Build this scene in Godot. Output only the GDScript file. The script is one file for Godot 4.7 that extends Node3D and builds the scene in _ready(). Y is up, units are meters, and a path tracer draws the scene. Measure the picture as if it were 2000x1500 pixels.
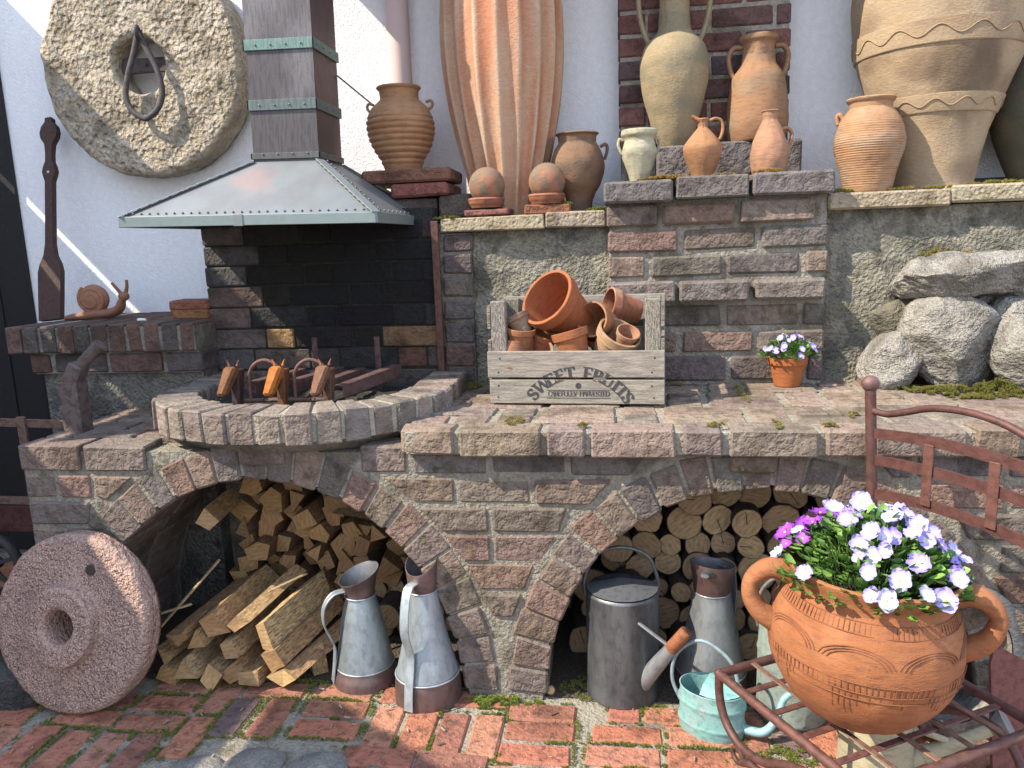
extends Node3D
# A brick outdoor fireplace with firewood arches, clay pots, an iron chair and zinc cans.

class MB:
	var v := PackedVector3Array()
	var n := PackedVector3Array()
	var c := PackedColorArray()
	var ix := PackedInt32Array()
	var col := Color.WHITE
	var ends: MB = null
	var lift := 0.0
	func tri(a: Vector3, b: Vector3, d: Vector3) -> void:
		var nn := (b - a).cross(d - a).normalized()
		var i := v.size()
		v.append(a); v.append(b); v.append(d)
		n.append(nn); n.append(nn); n.append(nn)
		c.append(col); c.append(col); c.append(col)
		ix.append(i); ix.append(i + 2); ix.append(i + 1)
	func otri(a: Vector3, b: Vector3, d: Vector3, ctr: Vector3) -> void:
		if (b - a).cross(d - a).dot((a + b + d) / 3.0 - ctr) < 0.0:
			tri(a, d, b)
		else:
			tri(a, b, d)
	func quad(a: Vector3, b: Vector3, d: Vector3, e: Vector3) -> void:
		tri(a, b, d)
		tri(a, d, e)
	func oquad(a: Vector3, b: Vector3, d: Vector3, e: Vector3, ctr: Vector3) -> void:
		otri(a, b, d, ctr)
		otri(a, d, e, ctr)
	func hexa(p: Array, ch: float) -> void:
		var ctr := Vector3.ZERO
		for q in p:
			ctr += q / 8.0
		var w := []
		for i in 8:
			var dirs := []
			for a in 3:
				var e: Vector3 = p[i ^ (1 << a)] - p[i]
				dirs.append(e.normalized() * minf(ch, e.length() * 0.35))
			w.append([p[i] + dirs[1] + dirs[2], p[i] + dirs[0] + dirs[2], p[i] + dirs[0] + dirs[1]])
		for a in 3:
			var b := 1 << ((a + 1) % 3)
			var d := 1 << ((a + 2) % 3)
			for s in [0, 1 << a]:
				oquad(w[s][a], w[s + b][a], w[s + b + d][a], w[s + d][a], ctr)
			var bi := (a + 1) % 3
			var di := (a + 2) % 3
			for k in [0, b, d, b + d]:
				var j: int = k + (1 << a)
				oquad(w[k][bi], w[j][bi], w[j][di], w[k][di], ctr)
		for i in 8:
			otri(w[i][0], w[i][1], w[i][2], ctr)
	func box(x0: float, x1: float, y0: float, y1: float, z0: float, z1: float, ch := 0.003) -> void:
		var p := []
		for i in 8:
			p.append(Vector3(x1 if i & 1 else x0, y1 if i & 2 else y0, z1 if i & 4 else z0))
		hexa(p, ch)
	func grid(rows: Array, closed := false, flip := false, cols = null) -> void:
		var s := v.size()
		var nu: int = rows[0].size()
		var nv := rows.size()
		for i in nv:
			for j in nu:
				v.append(rows[i][j]); n.append(Vector3.ZERO)
				c.append(cols[i][j] if cols != null else col)
		for i in nv - 1:
			for j in (nu if closed else nu - 1):
				var a := s + i * nu + j
				var b := s + (i + 1) * nu + j
				var d := s + (i + 1) * nu + (j + 1) % nu
				var e := s + i * nu + (j + 1) % nu
				if flip:
					var t := b
					b = e
					e = t
				var fn := (v[d] - v[a]).cross(v[e] - v[b])
				n[a] += fn; n[b] += fn; n[d] += fn; n[e] += fn
				ix.append(a); ix.append(d); ix.append(b)
				ix.append(a); ix.append(e); ix.append(d)
		for k in range(s, v.size()):
			n[k] = n[k].normalized() if n[k].length_squared() > 1e-20 else Vector3.UP
	func lathe(prof: Array, seg := 48, fn = null, axis := Transform3D()) -> void:
		var rows := []
		for i in prof.size():
			var ring := PackedVector3Array()
			for j in seg:
				var th := TAU * j / seg
				var r: float = prof[i].x
				if fn != null:
					r += (fn as Callable).call(th, prof[i].y, i)
				ring.append(axis * Vector3(r * cos(th), prof[i].y, r * sin(th)))
			rows.append(ring)
		grid(rows, true)
	func tube(path: Array, rad, seg := 10, aspect := 1.0, side := Vector3.ZERO, caps := true) -> void:
		var rows := []
		var m := path.size()
		var nrm := Vector3.ZERO
		for i in m:
			var t: Vector3 = (path[mini(i + 1, m - 1)] - path[maxi(i - 1, 0)]).normalized()
			if side != Vector3.ZERO:
				nrm = side
			elif nrm == Vector3.ZERO:
				nrm = Vector3.UP if absf(t.y) < 0.9 else Vector3.RIGHT
			nrm = (nrm - t * nrm.dot(t)).normalized()
			var b := t.cross(nrm)
			var r: float = (rad as Callable).call(float(i) / (m - 1)) if rad is Callable else float(rad)
			var ring := PackedVector3Array()
			for j in seg:
				var ph := TAU * j / seg
				ring.append(path[i] + nrm * cos(ph) * r * aspect - b * sin(ph) * r)
			rows.append(ring)
		grid(rows, true)
		if caps:
			for e in [0, m - 1]:
				var ring: PackedVector3Array = rows[e]
				var ctr := Vector3.ZERO
				for q in ring:
					ctr += q / seg
				for j in seg:
					otri(ctr, ring[j], ring[(j + 1) % seg], path[1] if e == 0 else path[m - 2])
	func bar(a: Vector3, b: Vector3, w: float, h: float, up := Vector3.UP, ch := 0.0015) -> void:
		var t := (b - a).normalized()
		var s := t.cross(up).normalized() * w * 0.5
		var u := s.cross(t).normalized() * h * 0.5
		var p := []
		for i in 8:
			p.append((b if i & 1 else a) + (u if i & 2 else -u) + (s if i & 4 else -s))
		hexa(p, ch)
	func strap(path: Array, side: Vector3, w: float, th: float) -> void:
		var rows := []
		var m := path.size()
		for i in m:
			var t: Vector3 = (path[mini(i + 1, m - 1)] - path[maxi(i - 1, 0)]).normalized()
			var s := (side - t * side.dot(t)).normalized()
			var u := s.cross(t).normalized()
			var p: Vector3 = path[i]
			rows.append([p + s * w / 2 + u * th / 2, p - s * w / 2 + u * th / 2, p - s * w / 2 - u * th / 2, p + s * w / 2 - u * th / 2])
		for i in m - 1:
			var ctr: Vector3 = (path[i] + path[i + 1]) / 2
			for k in 4:
				oquad(rows[i][k], rows[i + 1][k], rows[i + 1][(k + 1) % 4], rows[i][(k + 1) % 4], ctr)
		oquad(rows[0][0], rows[0][1], rows[0][2], rows[0][3], path[1])
		oquad(rows[m - 1][0], rows[m - 1][1], rows[m - 1][2], rows[m - 1][3], path[m - 2])
	func prism(outline: Array, z0: float, z1: float, ctr2: Vector2) -> void:
		var m := outline.size()
		for i in m:
			var a: Vector2 = outline[i]
			var b: Vector2 = outline[(i + 1) % m]
			var ctr := Vector3(ctr2.x, (a.y + b.y) / 2, (z0 + z1) / 2)
			oquad(Vector3(a.x, a.y, z0), Vector3(b.x, b.y, z0), Vector3(b.x, b.y, z1), Vector3(a.x, a.y, z1), ctr)
		var idx := Geometry2D.triangulate_polygon(PackedVector2Array(outline))
		for k in range(0, idx.size(), 3):
			for zz in [z0, z1]:
				var a: Vector2 = outline[idx[k]]
				var b: Vector2 = outline[idx[k + 1]]
				var d: Vector2 = outline[idx[k + 2]]
				otri(Vector3(a.x, a.y, zz), Vector3(b.x, b.y, zz), Vector3(d.x, d.y, zz), Vector3((a.x + b.x + d.x) / 3, (a.y + b.y + d.y) / 3, (z0 + z1) / 2))
	func ball(ctr: Vector3, r: Vector3, nu := 20, nv := 12) -> void:
		var rows := []
		for i in nv + 1:
			var a := -PI / 2 + PI * i / nv
			var ring := PackedVector3Array()
			for j in nu:
				var t := TAU * j / nu
				ring.append(ctr + Vector3(cos(a) * cos(t), sin(a), cos(a) * sin(t)) * r)
			rows.append(ring)
		grid(rows, true)
	func paint(noise: FastNoiseLite, base: Color, alt: Color, freq: float, lo: float, hi: float, stretch := Vector3.ONE, from := 0) -> void:
		for i in range(from, v.size()):
			var q := v[i] * freq * stretch
			var t := smoothstep(lo, hi, noise.get_noise_3d(q.x, q.y, q.z))
			c[i] = base.lerp(alt, t)
	func mesh() -> ArrayMesh:
		var arr := []
		arr.resize(Mesh.ARRAY_MAX)
		arr[Mesh.ARRAY_VERTEX] = v
		arr[Mesh.ARRAY_NORMAL] = n
		arr[Mesh.ARRAY_COLOR] = c
		arr[Mesh.ARRAY_INDEX] = ix
		var m := ArrayMesh.new()
		m.add_surface_from_arrays(Mesh.PRIMITIVE_TRIANGLES, arr)
		if ends:
			m.add_surface_from_arrays(Mesh.PRIMITIVE_TRIANGLES, ends.mesh().surface_get_arrays(0))
		return m

var rng := RandomNumberGenerator.new()
var nz := FastNoiseLite.new()
var T := {}
var M := {}
var joints := []
var CLINKER := [Color(.255, .198, .158), Color(.24, .19, .155), Color(.215, .178, .148), Color(.265, .198, .154), Color(.185, .163, .142), Color(.265, .178, .137), Color(.23, .187, .155)]
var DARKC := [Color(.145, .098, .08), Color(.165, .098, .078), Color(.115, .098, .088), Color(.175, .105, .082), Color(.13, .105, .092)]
var REDC := [Color(.25, .115, .095), Color(.22, .10, .085), Color(.18, .10, .09), Color(.27, .13, .11), Color(.14, .10, .1)]
var PAVE := [Color(.42, .165, .098), Color(.44, .185, .112), Color(.38, .15, .093), Color(.40, .18, .115), Color(.33, .145, .10), Color(.45, .215, .138)]

# ---------------------------------------------------------------- helpers
func rr(a: float, b: float) -> float:
	return rng.randf_range(a, b)

func pick(a: Array):
	return a[rng.randi() % a.size()]

func vary(c: Color, d := 0.14) -> Color:
	var k := 1.0 + rr(-d, d)
	return Color(c.r * k, c.g * k * (1.0 + rr(-.03, .03)), c.b * k * (1.0 + rr(-.05, .05)))

func tag(o: Node3D, label: String, category: String, group := "") -> Node3D:
	o.set_meta("label", label)
	o.set_meta("category", category)
	if group != "":
		o.set_meta("group", group)
	return o

func thing(called: String, label: String, category: String, at := Vector3.ZERO, group := "") -> Node3D:
	var o := Node3D.new()
	o.name = called
	add_child(o, true)
	o.position = at
	return tag(o, label, category, group)

func put(mb, called: String, m: Material, parent: Node = null, kind := "") -> MeshInstance3D:
	var o := MeshInstance3D.new()
	o.name = called
	o.mesh = mb.mesh() if mb is MB else mb
	if mb is MB and mb.ends:
		o.mesh.surface_set_material(0, m)
		o.mesh.surface_set_material(1, M.woodend)
	else:
		o.material_override = m
	(parent if parent else self).add_child(o, true)
	if kind != "":
		o.set_meta("kind", kind)
	return o

func brick(parent: Node, p: Array, m: Material, tint: Color, ch := 0.005, jit := 0.002, called := "brick") -> MeshInstance3D:
	var mb := MB.new()
	mb.col = vary(tint)
	for i in 8:
		p[i] += Vector3(rr(-jit, jit), rr(-jit, jit), rr(-jit, jit))
	mb.hexa(p, ch * rr(.7, 1.4))
	return put(mb, called, m, parent)

func bk(parent: Node, x0: float, x1: float, y0: float, y1: float, z0: float, z1: float, m: Material, tint: Color, ch := 0.005, jit := 0.002, called := "brick") -> MeshInstance3D:
	var p := []
	for i in 8:
		p.append(Vector3(x1 if i & 1 else x0, y1 if i & 2 else y0, z1 if i & 4 else z0))
	return brick(parent, p, m, tint, ch, jit, called)

func spline(pts: Array, per := 6) -> Array:
	var out := []
	var m := pts.size()
	for i in m - 1:
		var a = pts[maxi(i - 1, 0)]
		var b = pts[i]
		var c = pts[i + 1]
		var d = pts[mini(i + 2, m - 1)]
		for k in per:
			var t := float(k) / per
			out.append(b.cubic_interpolate(c, a, d, t))
	out.append(pts[m - 1])
	return out

func prof(a: Array) -> Array:
	var o := []
	for i in range(0, a.size(), 2):
		o.append(Vector2(a[i], a[i + 1]))
	return o

# ---------------------------------------------------------------- textures and materials
func nimg(sd: int, freq: float, kind := 0, oct := 4, size := 512) -> PackedFloat32Array:
	var f := FastNoiseLite.new()
	f.seed = sd
	f.frequency = freq
	f.fractal_octaves = oct
	f.fractal_gain = 0.55
	f.noise_type = FastNoiseLite.TYPE_SIMPLEX_SMOOTH
	f.fractal_type = FastNoiseLite.FRACTAL_FBM
	if kind == 1 or kind == 3:
		f.noise_type = FastNoiseLite.TYPE_CELLULAR
		f.cellular_return_type = FastNoiseLite.RETURN_DISTANCE if kind == 1 else FastNoiseLite.RETURN_CELL_VALUE
		f.fractal_type = FastNoiseLite.FRACTAL_NONE
	elif kind == 2:
		f.fractal_type = FastNoiseLite.FRACTAL_RIDGED
	var d := PackedFloat32Array()
	d.resize(size * size)
	var mg := 48
	var lo := 9.0
	var hi := -9.0
	for y in size:
		var ty := float(y) / mg
		for x in size:
			var q := f.get_noise_2d(x, y)
			if x < mg:
				q = lerpf(f.get_noise_2d(x + size, y), q, float(x) / mg)
			if y < mg:
				var q2 := f.get_noise_2d(x, y + size)
				if x < mg:
					q2 = lerpf(f.get_noise_2d(x + size, y + size), q2, float(x) / mg)
				q = lerpf(q2, q, ty)
			d[y * size + x] = q
			lo = minf(lo, q)
			hi = maxf(hi, q)
	for i in size * size:
		d[i] = (d[i] - lo) / (hi - lo)
	return d

func high(fn: Callable, layers: Array, size := 512) -> ImageTexture:
	# a height map in floats: eight bits would show as contour lines
	var d := PackedFloat32Array()
	d.resize(size * size)
	var m := layers.size()
	var val := []
	val.resize(m)
	for i in size * size:
		for k in m:
			val[k] = layers[k][i]
		d[i] = fn.call(val)
	return ImageTexture.create_from_image(Image.create_from_data(size, size, false, Image.FORMAT_RF, d.to_byte_array()))

func tex(fn: Callable, layers: Array, size := 512) -> ImageTexture:
	# fn(values 0..1 of each layer) -> colour in sRGB
	var d := PackedByteArray()
	d.resize(size * size * 3)
	var m := layers.size()
	var val := []
	val.resize(m)
	for i in size * size:
		for k in m:
			val[k] = layers[k][i]
		var c: Color = fn.call(val)
		d[i * 3] = int(clampf(c.r, 0, 1) * 255)
		d[i * 3 + 1] = int(clampf(c.g, 0, 1) * 255)
		d[i * 3 + 2] = int(clampf(c.b, 0, 1) * 255)
	return ImageTexture.create_from_image(Image.create_from_data(size, size, false, Image.FORMAT_RGB8, d))

func g(x: float) -> Color:
	return Color(x, x, x)

func make_textures() -> void:
	var fbm := nimg(1, .018, 0, 6)
	var fbm2 := nimg(2, .05, 0, 4)
	var fine := nimg(3, .14, 0, 3)
	var ridge := nimg(4, .022, 2, 3)
	var cell := nimg(5, .055, 1)
	var cells := nimg(6, .12, 3)
	var cell2 := nimg(7, .028, 1)
	var big := nimg(8, .008, 0, 3)
	# heights
	T.hbrick = high(func(q): return q[0] * .6 + q[1] * .09 + q[2] * .25 - .16 * smoothstep(.6, .95, q[3]), [fbm, fine, fbm2, ridge])
	T.hrender = high(func(q): return q[0] * .5 + (1.0 - q[1]) * .3 + q[2] * .2, [fbm2, cell, fine])
	T.hpit = high(func(q): return q[0] * .3 + q[1] * .35 + .45 * smoothstep(.06, .30, q[2]) + (1.0 - q[4]) * .25 + q[3] * .12, [fbm, fbm2, cell2, fine, cell])
	T.hfine = high(func(q): return q[0] * .5 + q[1] * .5, [fbm2, fine])
	T.hgran = high(func(q): return q[0] * .5 + (1.0 - q[1]) * .25 + q[2] * .25, [fbm2, cell, fine])
	# tints that multiply the vertex colours
	T.plaster = tex(func(q): return g(.93 + .07 * (q[0] * .8 + q[1] * .2)), [fbm, fine])
	T.mott = tex(func(q): return g(.74 + .26 * smoothstep(.2, .75, q[0] * .6 + q[1] * .4)) * Color(1, lerpf(.985, 1.0, q[2]), lerpf(.96, 1.0, q[2])), [fbm, fine, big])
	T.brick = tex(func(q): return Color(.93, .91, .90).lerp(Color(.76, .74, .74), .7 * smoothstep(.5, .75, q[0])).lerp(Color(1, .99, .96), .6 * smoothstep(.55, .75, q[1])) * g(.88 + .2 * (q[2] - .35)), [fbm, fbm2, fine])
	T.pave = tex(func(q): return Color(.98, .95, .93).lerp(Color(.68, .68, .70), .8 * smoothstep(.6, .76, q[0])).lerp(Color(1, 1, 1), .7 * smoothstep(.58, .72, q[1])) * g(.88 + .2 * (q[2] - .35)), [fbm, fbm2, fine])
	T.mortar = tex(func(q): return g(.74 + .26 * (q[0] * .35 + q[1] * .4 + q[2] * .25)) * Color(1, lerpf(.97, 1.0, q[3]), lerpf(.9, .99, q[3])), [cells, fine, fbm, big])
	T.gran = tex(func(q): return g(.62 + .38 * (q[0] * .5 + q[1] * .5)).lerp(g(.42), .6 * smoothstep(.66, .8, q[1])) * Color(1, lerpf(.95, 1.0, q[2]), lerpf(.86, 1.0, q[2])), [cells, fine, fbm])
	T.speck = tex(func(q): return g(.70 + .12 * q[2]).lerp(Color(1, .97, .95), smoothstep(.52, .72, q[1])).lerp(Color(.48, .44, .44), .8 * smoothstep(.55, .30, q[1]) * smoothstep(.35, .6, q[0])), [cells, fine, fbm])
	T.clay = tex(func(q): return Color(1, .98, .96).lerp(Color(.84, .84, .84), smoothstep(.45, .8, q[0])) * g(.93 + .12 * (q[1] - .5)), [fbm, fine])
	T.wood = tex(func(q): return g(.48 + .52 * smoothstep(.25, .68, q[0] * .5 + q[1] * .5)), [fbm2, fine])
	T.rust = tex(func(q): return Color(1, .98, .98).lerp(Color(.80, .76, .76), smoothstep(.40, .72, q[0])).lerp(Color(1, .9, .8), .35 * smoothstep(.55, .75, q[1])) * g(.86 + .28 * (q[2] - .35)), [fbm, fbm2, fine])
	T.zinc = tex(func(q): return g(.86 + .14 * (q[0] * .4 + q[1] * .6)).lerp(Color(.80, .80, .80), smoothstep(.5, .75, q[2])), [cells, fine, fbm])
	T.patina = tex(func(q): return Color(.94, .92, .92).lerp(Color(.84, .80, .80), smoothstep(.42, .68, q[0])).lerp(Color(.86, 1, .95), .35 * smoothstep(.58, .75, q[1])) * g(.9 + .22 * (q[2] - .4)), [fbm, fbm2, fine])
	T.stain = tex(func(q): return Color(1, 1, 1).lerp(Color(.78, .77, .75), smoothstep(.55, .85, q[0])).lerp(Color(.74, .76, .66), .8 * smoothstep(.68, .9, q[1])) * g(1.0 - .10 * smoothstep(.4, .8, q[2])), [big, fbm, fbm2])
	T.render = tex(func(q): return g(.70 + .30 * (q[0] * .4 + q[1] * .6)).lerp(g(.62), .7 * smoothstep(.55, .75, q[2])) * Color(1, .99, lerpf(.9, .98, q[2])), [fine, fbm2, big])

func mat(nm: String, alb, sc, h, hs: float, rough := 0.9, metal := 0.0, world := false, extra := {}) -> StandardMaterial3D:
	var m := StandardMaterial3D.new()
	m.resource_name = nm
	m.vertex_color_use_as_albedo = true
	m.roughness = rough
	m.metallic = metal
	m.uv1_triplanar = true
	m.uv1_world_triplanar = world
	m.uv1_scale = sc if sc is Vector3 else Vector3.ONE * float(sc)
	if alb != null:
		m.albedo_texture = T[alb]
	if h != null:
		m.heightmap_enabled = true
		m.heightmap_texture = T[h]
		m.heightmap_scale = hs
	if nm in ["brick", "mortar", "pave", "render", "coping", "stone", "granite"]:
		m.detail_enabled = true
		m.detail_albedo = T.stain
		m.detail_blend_mode = BaseMaterial3D.BLEND_MODE_MUL
		m.detail_uv_layer = BaseMaterial3D.DETAIL_UV_2
		m.uv2_triplanar = true
		m.uv2_world_triplanar = true
		m.uv2_scale = Vector3.ONE * 1.15
	for k in extra:
		m.set(k, extra[k])
	M[nm] = m
	return m

func make_materials() -> void:
	mat("brick", "brick", 2.1, "hbrick", 1.15, .92, 0, true)
	mat("pave", "pave", 2.6, "hbrick", .8, .85, 0, true)
	mat("mortar", "mortar", 2.6, "hrender", .9, .97, 0, true)
	mat("render", "render", 2.3, "hrender", 2.2, .97, 0, true)
	mat("plaster", "plaster", 3.2, "hrender", .30, .95, 0, true)
	mat("coping", "mortar", 2.8, "hpit", .8, .96, 0, true)
	mat("stone", "gran", 1.8, "hpit", 2.2, .96)
	mat("pink", "speck", 1.9, "hgran", 2.6, .93)
	mat("granite", "speck", 2.6, "hbrick", 2.2, .95, 0, true)
	mat("cobble", "gran", 3.0, "hgran", .6, .9, 0, true)
	mat("soil", "mortar", 3.0, "hrender", 1.6, 1.0, 0, true)
	mat("clay", "clay", Vector3(2.2, 7, 2.2), "hfine", .18, .82)
	M.clay.albedo_color = Color(.89, .87, .85)
	mat("oldclay", "mortar", Vector3(2, 3.5, 2), "hfine", .22, .9)
	mat("wood", "wood", Vector3(.8, 4.5, 4.5), "hfine", .10, .88)
	mat("woodend", "mott", Vector3(1.2, 8, 1.6), "hfine", .06, .9)
	mat("crate", "mott", Vector3(.8, 6, 6), "hfine", .12, .9)
	mat("darkwood", "wood", Vector3(9, 1.4, 9), "hfine", .3, .75)
	mat("rust", "rust", 3.5, "hfine", .07, .6, .3, true)
	mat("rustobj", "rust", 3.0, "hfine", .25, .75, .2)
	mat("zinc", "zinc", Vector3(3.5, 1.6, 3.5), "hfine", .05, .48, .6)
	mat("verdigris", "zinc", Vector3(4, 4, 4), "hfine", .08, .65, .25)
	mat("copper", "patina", Vector3(9, 1.2, 9), "hfine", .03, .5, .45)
	mat("hood", "plaster", Vector3(1.6, 1.6, 1.6), "hfine", .04, .5, .45)
	mat("plain", null, 1, null, 0, .85)
	mat("ink", "mott", 6, null, 0, .95)
	mat("leaf", null, 1, null, 0, .55, 0, false, {"backlight_enabled": true, "backlight": Color(.25, .35, .08)})
	mat("petal", null, 1, null, 0, .6, 0, false, {"backlight_enabled": true, "backlight": Color(.25, .22, .3)})
	mat("moss", null, 1, null, 0, .95)

# ---------------------------------------------------------------- start
func _ready() -> void:
	rng.seed = 7
	nz.seed = 11
	nz.frequency = 1.0
	nz.fractal_octaves = 3
	camera_and_light()
	make_textures()
	make_materials()
	ground()
	house()
	arch_wall()
	counter()
	hearth()
	fireplace()
	hood()
	shelf()
	retaining()
	pillar_and_pier()
	boulders()
	wall_things()
	terrace_pots()
	crate()
	small_flowerpot()
	firewood()
	cans()
	floor_millstone()
	cart()
	iron_chair()
	big_pot()
	moss_everywhere()

func camera_and_light() -> void:
	var cam := Camera3D.new()
	cam.name = "camera"
	cam.position = Vector3(0, 1.37, 2.1)
	cam.basis = Basis(Vector3.UP, deg_to_rad(8.0)) * Basis(Vector3.RIGHT, deg_to_rad(-10.5)) * Basis(Vector3.BACK, deg_to_rad(-2.0))
	cam.fov = 53.06
	cam.near = 0.05
	cam.far = 200.0
	add_child(cam)
	var sky := ProceduralSkyMaterial.new()
	sky.sky_top_color = Color(.66, .74, .88)
	sky.sky_horizon_color = Color(.93, .94, .95)
	sky.sky_curve = 0.2
	sky.sky_energy_multiplier = 1.22
	sky.ground_bottom_color = Color(.45, .42, .38)
	sky.ground_horizon_color = Color(.6, .58, .55)
	var e := Environment.new()
	e.background_mode = Environment.BG_SKY
	e.sky = Sky.new()
	e.sky.sky_material = sky
	e.tonemap_mode = Environment.TONE_MAPPER_LINEAR
	e.tonemap_exposure = 1.9
	e.sdfgi_enabled = true
	e.ssao_enabled = true
	e.ssil_enabled = true
	var we := WorldEnvironment.new()
	we.name = "environment"
	we.environment = e
	add_child(we)
	var sun := DirectionalLight3D.new()
	sun.name = "sun"
	sun.light_color = Color(1.0, .955, .88)
	sun.light_energy = 1.6
	sun.light_angular_distance = 0.5
	sun.shadow_enabled = true
	add_child(sun)
	sun.look_at_from_position(Vector3.ZERO, Vector3(1.0, -1.1, -.5), Vector3.UP)

# ---------------------------------------------------------------- setting
func ground() -> void:
	var mb := MB.new()
	mb.col = Color(.35, .325, .272)
	mb.quad(Vector3(-30, 0, 30), Vector3(30, 0, 30), Vector3(30, 0, -30), Vector3(-30, 0, -30))
	var gr := put(mb, "ground", M.mortar, null, "structure")
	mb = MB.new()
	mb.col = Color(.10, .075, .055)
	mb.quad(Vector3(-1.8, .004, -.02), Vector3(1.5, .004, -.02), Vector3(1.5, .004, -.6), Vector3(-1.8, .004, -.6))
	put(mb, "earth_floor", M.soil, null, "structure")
	var pv := Node3D.new()
	pv.name = "pavement"
	add_child(pv)
	pv.set_meta("kind", "structure")
	# brick on edge, laid in basket weave: x, z, lying across (0) or away (1)
	var lay := [-.856, .005, 0, -.848, .095, 0, -.85, .19, 0, -.632, .012, 0, -.43, .01, 0, -.68, .165, 1, -.578, .17, 1, -.479, .178, 1, -.38, .18, 1,
		-.229, .065, 0, -.229, .153, 0, -.232, .25, 0, .01, .05, 2, .11, .05, 2, .013, .142, 0, .006, .237, 0, -1.381, .014, 0, -1.38, .11, 0, -1.386, .21, 0,
		-1.235, .06, 1, -1.14, .155, 1, -1.028, .155, 1, -1.235, .26, 1, -1.345, .345, 1, -1.455, .355, 1, -1.565, .35, 1, -1.68, .34, 1, -1.6, .2, 0, -1.6, .105, 0, -1.82, .2, 1, -1.79, .36, 1,
		-1.08, .012, 0, -.66, .305, 0, -.45, .305, 0, -.24, .345, 0, .0, .335, 0, .21, .05, 0, .225, .14, 0, .22, .235, 0, .22, .33, 0, .36, .10, 1, .455, .10, 1, .55, .10, 1, .38, .27, 0, .59, .27, 0, .38, .36, 0, .6, .36, 0, .74, .1, 0, .74, .19, 0, .74, .01, 0, .88, .28, 1, .98, .28, 1, .92, .1, 1, 1.02, .1, 1, 1.15, .1, 0, 1.15, .2, 0]
	for i in range(0, lay.size(), 3):
		var across: bool = lay[i + 2] != 1
		var hx := .0995 if across else .0445
		var hz := .0415 if across else .0945
		if lay[i + 2] == 2:
			hx = .046
			hz = .036
		var x: float = lay[i] + rr(-.003, .003)
		var z: float = lay[i + 1] + rr(-.003, .003)
		var tint: Color = pick(PAVE)
		if i / 3 in [20, 41]:
			tint = Color(.17, .12, .12)
		joints.append([x, z, hx, hz])
		bk(pv, x - hx, x + hx, -.03, .006 + rr(0, .003), z - hz, z + hz, M.pave, tint, .006, .0025)
	for ci in 24:
		for cj in range(-7, 5):
			var cx := -2.95 + ci * .2
			var cz := .6 + cj * .2
			if cj == 0 and cx > -1.3 and cx < -.5:
				continue
			if cj < 0 and (cx > -1.95 or cz < -.85):
				continue
			for k in 2:
				var d := -.05 + k * .1
				var ax := (ci + cj) % 2 == 0
				var x := cx + (0.0 if ax else d)
				var z := cz + (d if ax else 0.0)
				var hx := .0945 if ax else .0435
				var hz := .0435 if ax else .0945
				bk(pv, x - hx, x + hx, -.03, .007 + rr(0, .004), z - hz, z + hz, M.pave, pick(PAVE), .006, .004)
	var stones := [-1.13, .385, .085, .05, -.985, .36, .085, .075, -.80, .355, .085, .07, -.66, .40, .06, .06, -1.0, .50, .1, .06, -.8, .5, .09, .06]
	for i in range(0, stones.size(), 4):
		var sb := MB.new()
		sb.ball(Vector3.ZERO, Vector3(stones[i + 2], .022, stones[i + 3]), 28, 12)
		for k in sb.v.size():
			var q := sb.v[k]
			var ex := 1.0 + .22 * nz.get_noise_3d(q.x * 9 + i, 0, q.z * 9)
			sb.v[k] = Vector3(q.x * ex, q.y * .7 + .004 * nz.get_noise_3d(q.x * 20, i, q.z * 20), q.z * ex)
		sb.paint(nz, Color(.25, .245, .24), Color(.34, .325, .30), 14, -.2, .4)
		var s := put(sb, "stone", M.cobble, pv)
		s.position = Vector3(stones[i], .002, stones[i + 1])

func house() -> void:
	var mb := MB.new()
	mb.col = Color(.80, .80, .805)
	mb.box(-2.75, 3.4, 0, 3.6, -1.3, -1.05, .002)
	var w := put(mb, "house_wall", M.plaster)
	tag(w, "white rough plastered house wall behind the fireplace and pots", "wall")
	# dark timber at the left end
	var t := thing("timber_door", "black stained timber boards at the left end of the white wall", "door", Vector3(-2.975, 0, -1.04))
	for k in 4:
		mb = MB.new()
		mb.col = Color(.013, .012, .013)
		mb.box(.38 - k * .15 - .146, .38 - k * .15, 0, 3.0, -.008, .008 + (k % 2) * .005, .003)
		put(mb, "plank", M.darkwood, t)
	# the wing of the house beside the yard, outside the picture, which shades the left part
	var wing := thing("side_wing", "pale side wing of the house closing the yard on the left", "wall", Vector3(-3.0, 0, 0))
	mb = MB.new()
	mb.col = Color(.62, .61, .6)
	mb.box(-.02, 0, 0, 2.085, -1.05, 3.2, .002)
	put(mb, "lower_wall", M.plaster, wing)
	mb = MB.new()
	mb.col = Color(.62, .61, .6)
	mb.box(-.02, 0, 2.138, 2.965, -1.05, .57, .002)
	put(mb, "upper_wall", M.plaster, wing)
	var lo := MB.new()
	lo.col = Color(.06, .05, .045)
	lo.prism([Vector2(1.0, 2.086), Vector2(3.2, 2.086), Vector2(3.2, 3.1), Vector2(1.9, 2.8), Vector2(1.45, 2.5)], -.25, -.05, Vector2(2.2, 2.4))
	var rf := put(lo, "gable", M.darkwood, wing)
	rf.basis = Basis(Vector3.UP, -PI / 2)
	# eave over the terrace
	var ev := thing("eave", "timber eave of the house above the row of pots", "roof", Vector3(0, 2.62, -1.05))
	mb = MB.new()
	mb.col = Color(.14, .09, .06)
	mb.box(-1.27, 3.4, 0, .07, .002, .5, .004)
	put(mb, "soffit_board", M.darkwood, ev)
	mb = MB.new()
	mb.col = Color(.2, .08, .05)
	mb.box(-1.27, 3.4, .073, .1, .002, .5, .004)
	put(mb, "roof_covering", M.rust, ev)

# ---------------------------------------------------------------- masonry
const LA := [-1.09, .613, .67, .02]   # centre x, half width, height, springing of the left arch
const RA := [.38, .60, .655, .02]

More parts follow.
